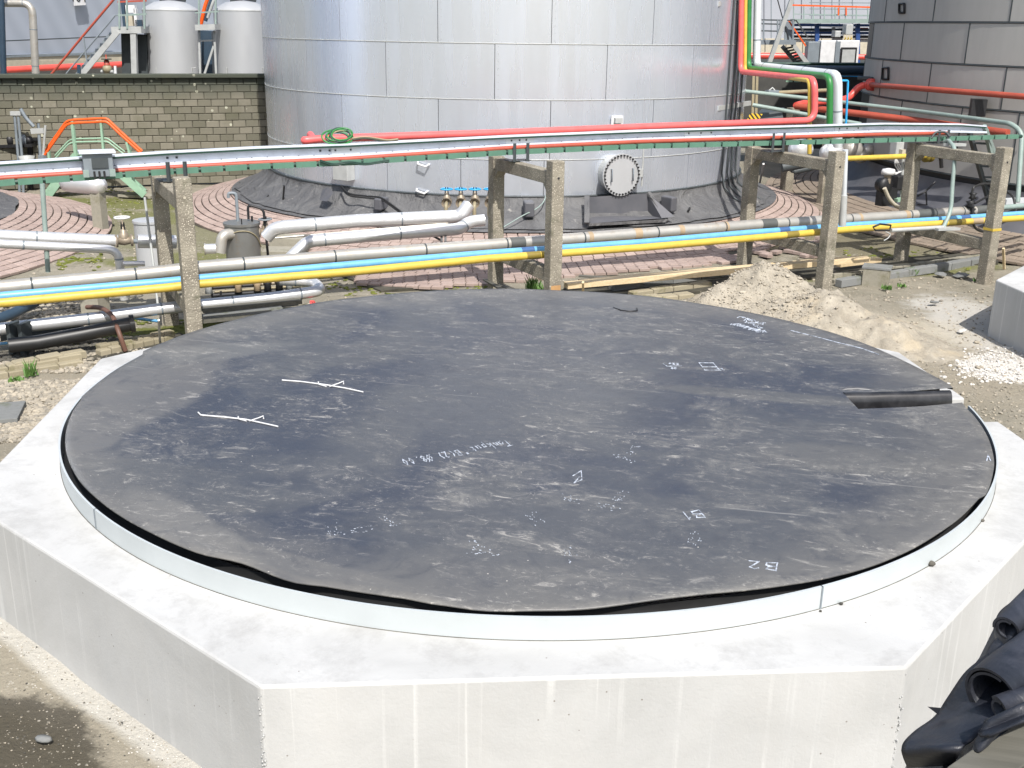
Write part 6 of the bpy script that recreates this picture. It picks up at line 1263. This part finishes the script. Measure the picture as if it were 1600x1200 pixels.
o = bpy.data.objects.new('digits', me); COL.objects.link(o); o.parent = t2_; pp = lerp(dp(114, -4, dw(114)-.4), dp(132, -5, dw(132)-.4), .5)-Vector((0, 0, .17))-HD*.06; o.matrix_local = Matrix.Translation(pp-sg) @ Matrix.Rotation(atan2(dv.y, dv.x), 4, 'Z') @ Matrix.Rotation(pi/2, 4, 'X')
pipe('wall_rail', 'dkgrey', [dp(-20, 65, dw(-20)-.35), dp(172, 57, dw(172)-.35), dp(176, 62, dw(176)-.35)], .025, 'thin dark rail along the ribbed building wall', n=6)
pipe('red_pipe', 'red', [dp(-60, 113, 38.0), dp(60, 106.5, 40), dp(200, 100, 43.5), dp(330, 95, 47)], .11, 'red pipe running along the cream base of the ribbed building', n=10)
# hydrant
t = thing('hydrant', 'small hydrant with red top and handwheel behind the wall', 'hydrant', dp(168, 110, 33)); c_ = dp(168, 112, 33); MB().lathe(c_-Vector((0, 0, .4)), [(.1, 0), (.1, .4), (.14, .42), (.12, .55), (.05, .6)], 12).build('hydrant_body', 'tan', t); MB().lathe(c_+Vector((0, 0, .18)), [(.09, 0), (.07, .14), (.02, .16), (.02, .3)], 10).build('hydrant_top', 'red2', t)
MB().lathe(c_+Vector((0, 0, .34)), [(0, 0), (.15, 0), (.15, .025), (0, .025)], 14).build('handwheel', 'darkm', t)
for s_ in (-1, 1): MB().cyl(c_, c_+Vector((.2*s_, 0, 0)), .05, 8).build('outlet', 'boxgrey', t)
tag(MB().bar(dp(181, 120, 32.5), dp(180, 103, 32.5), .06, .06).build('white_post', 'white'), 'short white post beside the hydrant behind the wall', 'post')
tag(MB().bar(dp(124, 116, 33), dp(123, 101, 33), .08, .08).build('dark_post', 'navy'), 'short dark post under the red handrail behind the wall', 'post')
# big pipe loop
def ppx(x, y, d): return dp(x, y, d)
pipe('pipe_loop', 'cladold', [ppx(6, 135, 31), ppx(4, 6, 31), ppx(50, 2, 31), ppx(55, 135, 31)] if False else [ppx(57, 135, 31), ppx(50, 5, 31), ppx(-30, 5, 31)], .10, 'big weathered clad pipe loop rising behind the wall at top left', fillet=.3, n=16, joints=.9)
pipe('pipe_riser', 'navy', [ppx(6, 135, 30.6), ppx(2, 8, 30.6), ppx(0, -30, 30.6)], .085, 'blue-grey upright pipe at the very left edge behind the wall', n=14)
# stair with red handrail and platform
DS = 34
t = thing('steel_stair', 'grey steel stair with a red handrail climbing left to right behind the wall', 'stair', dp(130, 120, DS))
MB().tube([dp(72, 126, DS-.5), dp(128, 58, DS-.5), dp(182, -6, DS-.5)], .035, 8).build('handrail', 'red2', t); MB().tube([dp(96, 124, DS-.5), dp(180, 24, DS-.5), dp(200, 23, DS-.5)], .022, 8).build('knee_rail', 'midgrey', t)
MB().bar(dp(120, 126, DS-.5), dp(184, 49, DS-.5), .06, .16).build('stringer', 'boxgrey', t); MB().bar(dp(120, 119, DS+.4), dp(184, 42, DS+.4), .06, .14).build('stringer', 'midgrey', t); MB().bar(dp(137, 104, DS-.5), dp(130, 58, DS-.5), .04, .04).build('stanchion', 'midgrey', t)
for i in range(1, 9): u = i/9; MB().bar(dp(lerp(120, 184, u), lerp(124, 47, u), DS-.45), dp(lerp(120, 184, u), lerp(119, 43, u), DS+.35), .24, .03).build('tread', 'dkgrey', t)
t = thing('steel_platform', 'grey steel platform with railings left of the first pale vessel', 'platform', dp(205, 90, DS))
MB().bar(dp(183, 47, DS), dp(229, 46.5, DS), 1.0, .19).build('deck_edge', 'boxgrey', t); MB().bar(dp(209, 50, DS-.4), dp(211, 125, DS-.4), .16, .16).build('column', 'boxgrey', t); MB().bar(dp(198, 50, DS+.3), dp(200, 125, DS+.3), .26, .26).build('column', 'dkgrey', t); MB().bar(dp(224, 54, DS+.5), dp(226, 125, DS+.5), .28, .28).build('column', 'dkgrey', t)
for x in (187, 199, 226): MB().bar(dp(x, 45, DS-.5), dp(x-1, -20, DS-.5), .05, .05).build('stanchion', 'condt', t)
for y in (0, 21): MB().bar(dp(184, y+3, DS-.5), dp(229, y+1, DS-.5), .04, .05).build('guard_rail', 'condt' if y else 'red2', t)
for (x, y, w_, h_, mm) in ((203, 32, .28, .32, 'cream'), (205, 14, .36, .22, 'white'), (213, 27, .1, .5, 'white'), (194, 18, .12, .9, 'navy'), (218, 38, .26, .26, 'navy')): MB().bar(dp(x-w_*20, y, DS+1.2), dp(x+w_*20, y, DS+1.2), .2, h_).build('control_cabinet', mm, t)
# pale vessels
for (x0, x1, yt, lb) in ((230, 309, 3, 'first pale grey upright vessel with a domed top behind the block wall'), (340, 420, 2, 'second pale grey upright vessel, partly hidden by the bright tank')):
    D_ = 35; c_ = dp((x0+x1)/2, 60, D_); r_ = (x1-x0)/2/F*D_*1.02; t = thing('pale_vessel', lb, 'vessel', (c_.x, c_.y, 0), 'pale upright vessels'); zs = dp(270, yt+13, D_-r_).z
    MB().lathe((c_.x, c_.y, 0), [(r_, .8), (r_, zs)], 40).build('vessel_shell', 'vessel', t); MB().lathe((c_.x, c_.y, 0), [(r_*1.01, zs), (r_*.95, zs+.07), (r_*.55, zs+.24), (0, zs+.30)], 40).build('domed_top', 'vessel', t); MB().lathe((c_.x, c_.y, 0), [(r_+.004, zs-.02), (r_+.012, zs), (r_+.004, zs+.02)], 40).build('top_seam', 'boxgrey', t)
    for dx in (14, 70):
        p = dp(x0+dx, 106, D_-r_*.9); MB().tube([p-Vector((0, 0, .25)), p, p+_r*.12], .018, 6).build('bracket_hook', 'boxgrey', t)
    MB().tube([dp(x0+20, 1, D_), dp(x0+40, -3, D_), dp(x0+60, 0, D_)], .06, 8).build('top_pipe', 'dkgrey', t)
t = thing('steel_platform', 'small grey platform and braced legs between the two pale vessels', 'platform', dp(325, 90, DS))
MB().bar(dp(309, 43, DS), dp(340, 42, DS), .6, .16).build('deck_edge', 'boxgrey', t); MB().bar(dp(305, 20, DS), dp(342, 18, DS), .04, .04).build('guard_rail', 'condt', t)
for x in (311, 337): MB().bar(dp(x, 42, DS), dp(x, -20, DS), .05, .05).build('stanchion', 'condt', t)
for (x0, y0, x1, y1) in ((334, 72, 319, 118), (335, 48, 338, 118), (311, 46, 313, 118)): MB().bar(dp(x0, y0, DS), dp(x1, y1, DS), .06, .06).build('brace', 'boxgrey', t)
MB().bar(dp(312, 64, DS), dp(335, 63, DS), .05, .05).build('cross_bar', 'boxgrey', t); MB().bar(dp(324, 48, DS+1.5), dp(326, 125, DS+1.5), .55, .4).build('rear_column', 'navy', t)
for i, (x, mm) in enumerate(((320, 'orange'), (327, 'navy'), (330, 'boxgrey'))): MB().tube([dp(x-6, 38-i*5, DS+1.5), dp(x, 10, DS+1.5), dp(x+6, -6, DS+1.5)], .06, 8, fillet=.3).build('bent_line', mm, t)

# ================================================================== BACKGROUND RIGHT
t = thing('industrial_building', 'pale blue-grey panelled building beyond the right hand yard', 'building', dp(1270, 10, 62))
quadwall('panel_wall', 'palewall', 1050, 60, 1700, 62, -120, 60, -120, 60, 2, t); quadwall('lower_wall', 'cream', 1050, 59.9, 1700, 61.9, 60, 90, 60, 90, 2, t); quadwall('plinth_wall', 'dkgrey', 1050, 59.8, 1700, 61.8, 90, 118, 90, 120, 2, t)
for x in (1205, 1240, 1268, 1300, 1332): MB().bar(dp(x, -60, 59.8), dp(x, 60, 59.8), .06, .04).build('panel_joint', 'midgrey', t)
for y in (4, 14, 24): MB().bar(dp(1265, y, 59.8), dp(1400, y+1, 59.9), .05, .05).build('panel_joint', 'midgrey', t)
D4 = 47
t = thing('walkway', 'elevated walkway with an orange top rail on deep blue steel posts', 'walkway', dp(1300, 60, D4))
MB().bar(dp(1238, 8, D4), dp(1420, 13, D4), .05, .06).build('top_rail', 'orange', t); MB().bar(dp(1240, 22, D4), dp(1420, 25, D4), .03, .035).build('mid_rail', 'condt', t); MB().bar(dp(1238, 33, D4), dp(1420, 33, D4), .8, .16).build('deck', 'condt', t)
for x in (1240, 1256, 1271, 1288, 1305, 1321, 1338, 1356): MB().bar(dp(x, 9, D4), dp(x, 32, D4), .04, .04).build('stanchion', 'condt', t)
for x0 in (1310, 1322): MB().bar(dp(x0, 12, D4-.1), dp(x0, 24, D4-.1), .05, .05).build('gate_post', 'orange', t)
for x in (1276.5, 1340): MB().bar(dp(x, 37, D4), dp(x, 118, D4), .16, .16).build('blue_post', 'steelblue', t)
for y, mm in ((39, 'steelblue'), (46, 'navy'), (51, 'steelblue'), (57, 'darkm')): MB().bar(dp(1236, y, D4+.6), dp(1420, y+1, D4+.6), .1, .10).build('pipe_line', mm, t)
for (x0, x1, y, mm) in ((1240, 1275, 63, 'white'), (1279, 1300, 48, 'cream'), (1340, 1356, 63, 'white'), (1300, 1316, 60, 'white'), (1344, 1356, 46, 'red2')): MB().bar(dp(x0, y, D4+.8), dp(x1, y, D4+.8), .1, .14).build('duct_piece', mm, t)
# cabinets
DC = 43
def cab(x0, x1, y0, y1, mm, lb, d=DC):
    a, b_ = dp(x0, (y0+y1)/2, d), dp(x1, (y0+y1)/2, d); h_ = dp(x0, y0, d).z-dp(x0, y1, d).z; t = thing('cabinet', lb, 'cabinet', (a+b_)/2); MB().bar(a, b_, .5, h_).build('cabinet_body', mm, t, bevel=.02); return t
cab(1259, 1277, 65, 108, 'midgrey', 'tall mid-grey cabinet in the right background'); cab(1279, 1302, 63, 100, 'white', 'white cabinet with a grey lower strip in the right background')
tm = cab(1304, 1339, 63, 100, 'white', 'white cabinet with a dark framed screen in the right background'); MB().bar(dp(1313, 87.5, DC-.3), dp(1338, 87.5, DC-.3), .04, .62).build('screen_frame', 'darkm', tm); MB().bar(dp(1315.5, 87.5, DC-.34), dp(1335.5, 87.5, DC-.34), .04, .46).build('screen', 'boxgrey', tm); MB().bar(dp(1305, 82, DC-.28), dp(1312, 82, DC-.28), .04, .8).build('side_panel', 'midgrey', tm)
tw = cab(1319, 1330, 38, 54, 'boxgrey', 'upper grey cabinet standing over the warning label in the right background', DC+1); cab(1302, 1311, 48, 58, 'boxgrey', 'small grey box left of the warning label in the right background', DC+1); MB().box(dp(1302.5, 44.5, DC+.8), (.12, .12, .1)).build('dark_cap', 'darkm', tw)
tl_ = thing('warning_label', 'cream label with three small yellow warning triangles in the right background', 'sign', dp(1325, 59, DC)); MB().bar(dp(1317.5, 59, DC), dp(1332, 59, DC), .04, .22).build('plate', 'cream', tl_)
for x in (1321, 1325.5, 1330): MB().add([dp(x-1.7, 61.5, DC-.06), dp(x+1.7, 61.5, DC-.06), dp(x, 56.5, DC-.06)], [(0, 1, 2)]).build('warning_triangle', 'yellow', tl_); MB().add([dp(x-.5, 60.8, DC-.08), dp(x+.5, 60.8, DC-.08), dp(x, 58, DC-.08)], [(0, 1, 2)]).build('warning_mark', 'darkm', tl_)
# platform and stair
t = thing('steel_platform', 'grey railed platform with a checkered stair going down right of the risers', 'platform', dp(1215, 80, 40)); D5 = 40
for y in (31, 37, 48): MB().bar(dp(1186, y, D5), dp(1245 if y == 31 else 1224, y+1, D5), .04, .045).build('guard_rail', 'dkgrey', t)
for x in (1193, 1215, 1219, 1239): MB().bar(dp(x, 31, D5), dp(x, 68, D5), .05, .05).build('stanchion', 'midgrey', t)
MB().bar(dp(1186, 66, D5), dp(1240, 66, D5), .7, .15).build('deck', 'midgrey', t); MB().bar(dp(1226, 50, D5+.3), dp(1240, 50, D5+.3), .05, .7).build('mesh_panel', 'midgrey', t)
MB().bar(dp(1244, 32, D5), dp(1262, 58, D5), .04, .04).build('stair_rail', 'dkgrey', t); MB().bar(dp(1232, 32, D5+.1), dp(1259, 72, D5+.1), .045, .045).build('orange_rail', 'orange', t)
MB().bar(dp(1238, 68, D5), dp(1262, 100, D5), .06, .14).build('stringer', 'boxgrey', t); MB().bar(dp(1222, 72, D5+.6), dp(1250, 106, D5+.6), .06, .14).build('stringer', 'boxgrey', t)
for i in range(1, 8): u = i/8; MB().bar(dp(lerp(1238, 1262, u), lerp(69, 101, u), D5), dp(lerp(1222, 1250, u), lerp(72, 105, u), D5+.6), .2, .03).build('tread', 'dkgrey', t)
tag(MB().bar(dp(1202, 98, 38.5), dp(1242, -14, 38.5), .14, .14).build('diagonal_strut', 'boxgrey'), 'thick pale diagonal strut crossing in front of the background platform', 'strut')
tag(MB().bar(dp(1214, -4, 38.8), dp(1232, 62, 38.8), .03, .03).build('thin_stay', 'darkm'), 'thin black stay crossing the pale diagonal strut', 'stay')
pipe('red_pipe', 'red', [dp(1160, 87, 44), dp(1260, 88, 44)], .12, 'short red pipe behind the background stair', n=10); pipe('red_pipe', 'red', [dp(1330, 89, 46), dp(1420, 90, 46)], .11, 'red pipe between the screen cabinet and the dark tank', n=10)
pipe('dark_green_rail', 'dgreen', [dp(1150, 99, 37.2), dp(1420, 101, 37.2)], .05, 'dark green rail above the navy pipe in the right background', n=8)
for i, x in enumerate((1258, 1292, 1349)): tag(MB().bar(dp(x, 100, 37.2), dp(x, 112, 37.2), .05, .05).build('rail_post', 'dgreen'), ['left', 'middle', 'right'][i]+' short post under the dark green rail in the right background', 'post', 'posts of the dark green rail')
pipe('navy_pipe', 'navy', [dp(1150, 110, 36.8), dp(1420, 111, 36.8)], .16, 'thick dark blue-grey pipe lying on top of the dark bund wall', n=14)
pipe('blue_line', 'cyan', [dp(1312, 119, 36.2), dp(1400, 121, 36.2)], .018, 'thin bright blue line along the dark bund wall', n=6)
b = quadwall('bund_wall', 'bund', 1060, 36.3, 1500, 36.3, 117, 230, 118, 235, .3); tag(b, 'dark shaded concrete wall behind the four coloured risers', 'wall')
for i in range(3): tag(MB().bar(dp(1228+i*13, 127, 36.1), dp(1238+i*13, 127, 36.1), .04, .05).build('mint_strip', 'mint'), ['left', 'middle', 'right'][i]+' of three pale mint strips on the dark wall behind the risers', 'strip', 'mint strips on the dark wall')
# long tree-less horizon filler: far sheds so that the yard does not end at the sky
b = MB(); 
for (x0, x1, d, y) in ((-400, 420, 75, -60), (380, 1250, 80, -30), (1200, 2000, 82, -50)):
    a, c_ = dp(x0, 60, d), dp(x1, 60, d); t = thing('far_shed', ['long pale shed far behind the ribbed building', 'long pale shed far behind the bright tank', 'long pale shed far behind the dark tank'][0 if x0 < 0 else 1 if x0 < 1000 else 2], 'building', a); MB().bar(Vector((a.x, a.y, 4)), Vector((c_.x, c_.y, 4)), 4, 8.2).build('shed_wall', 'palewall', t); MB().bar(Vector((a.x, a.y, 8.2)), Vector((c_.x, c_.y, 8.2)), 4.4, .25).build('roof_edge', 'midgrey', t)
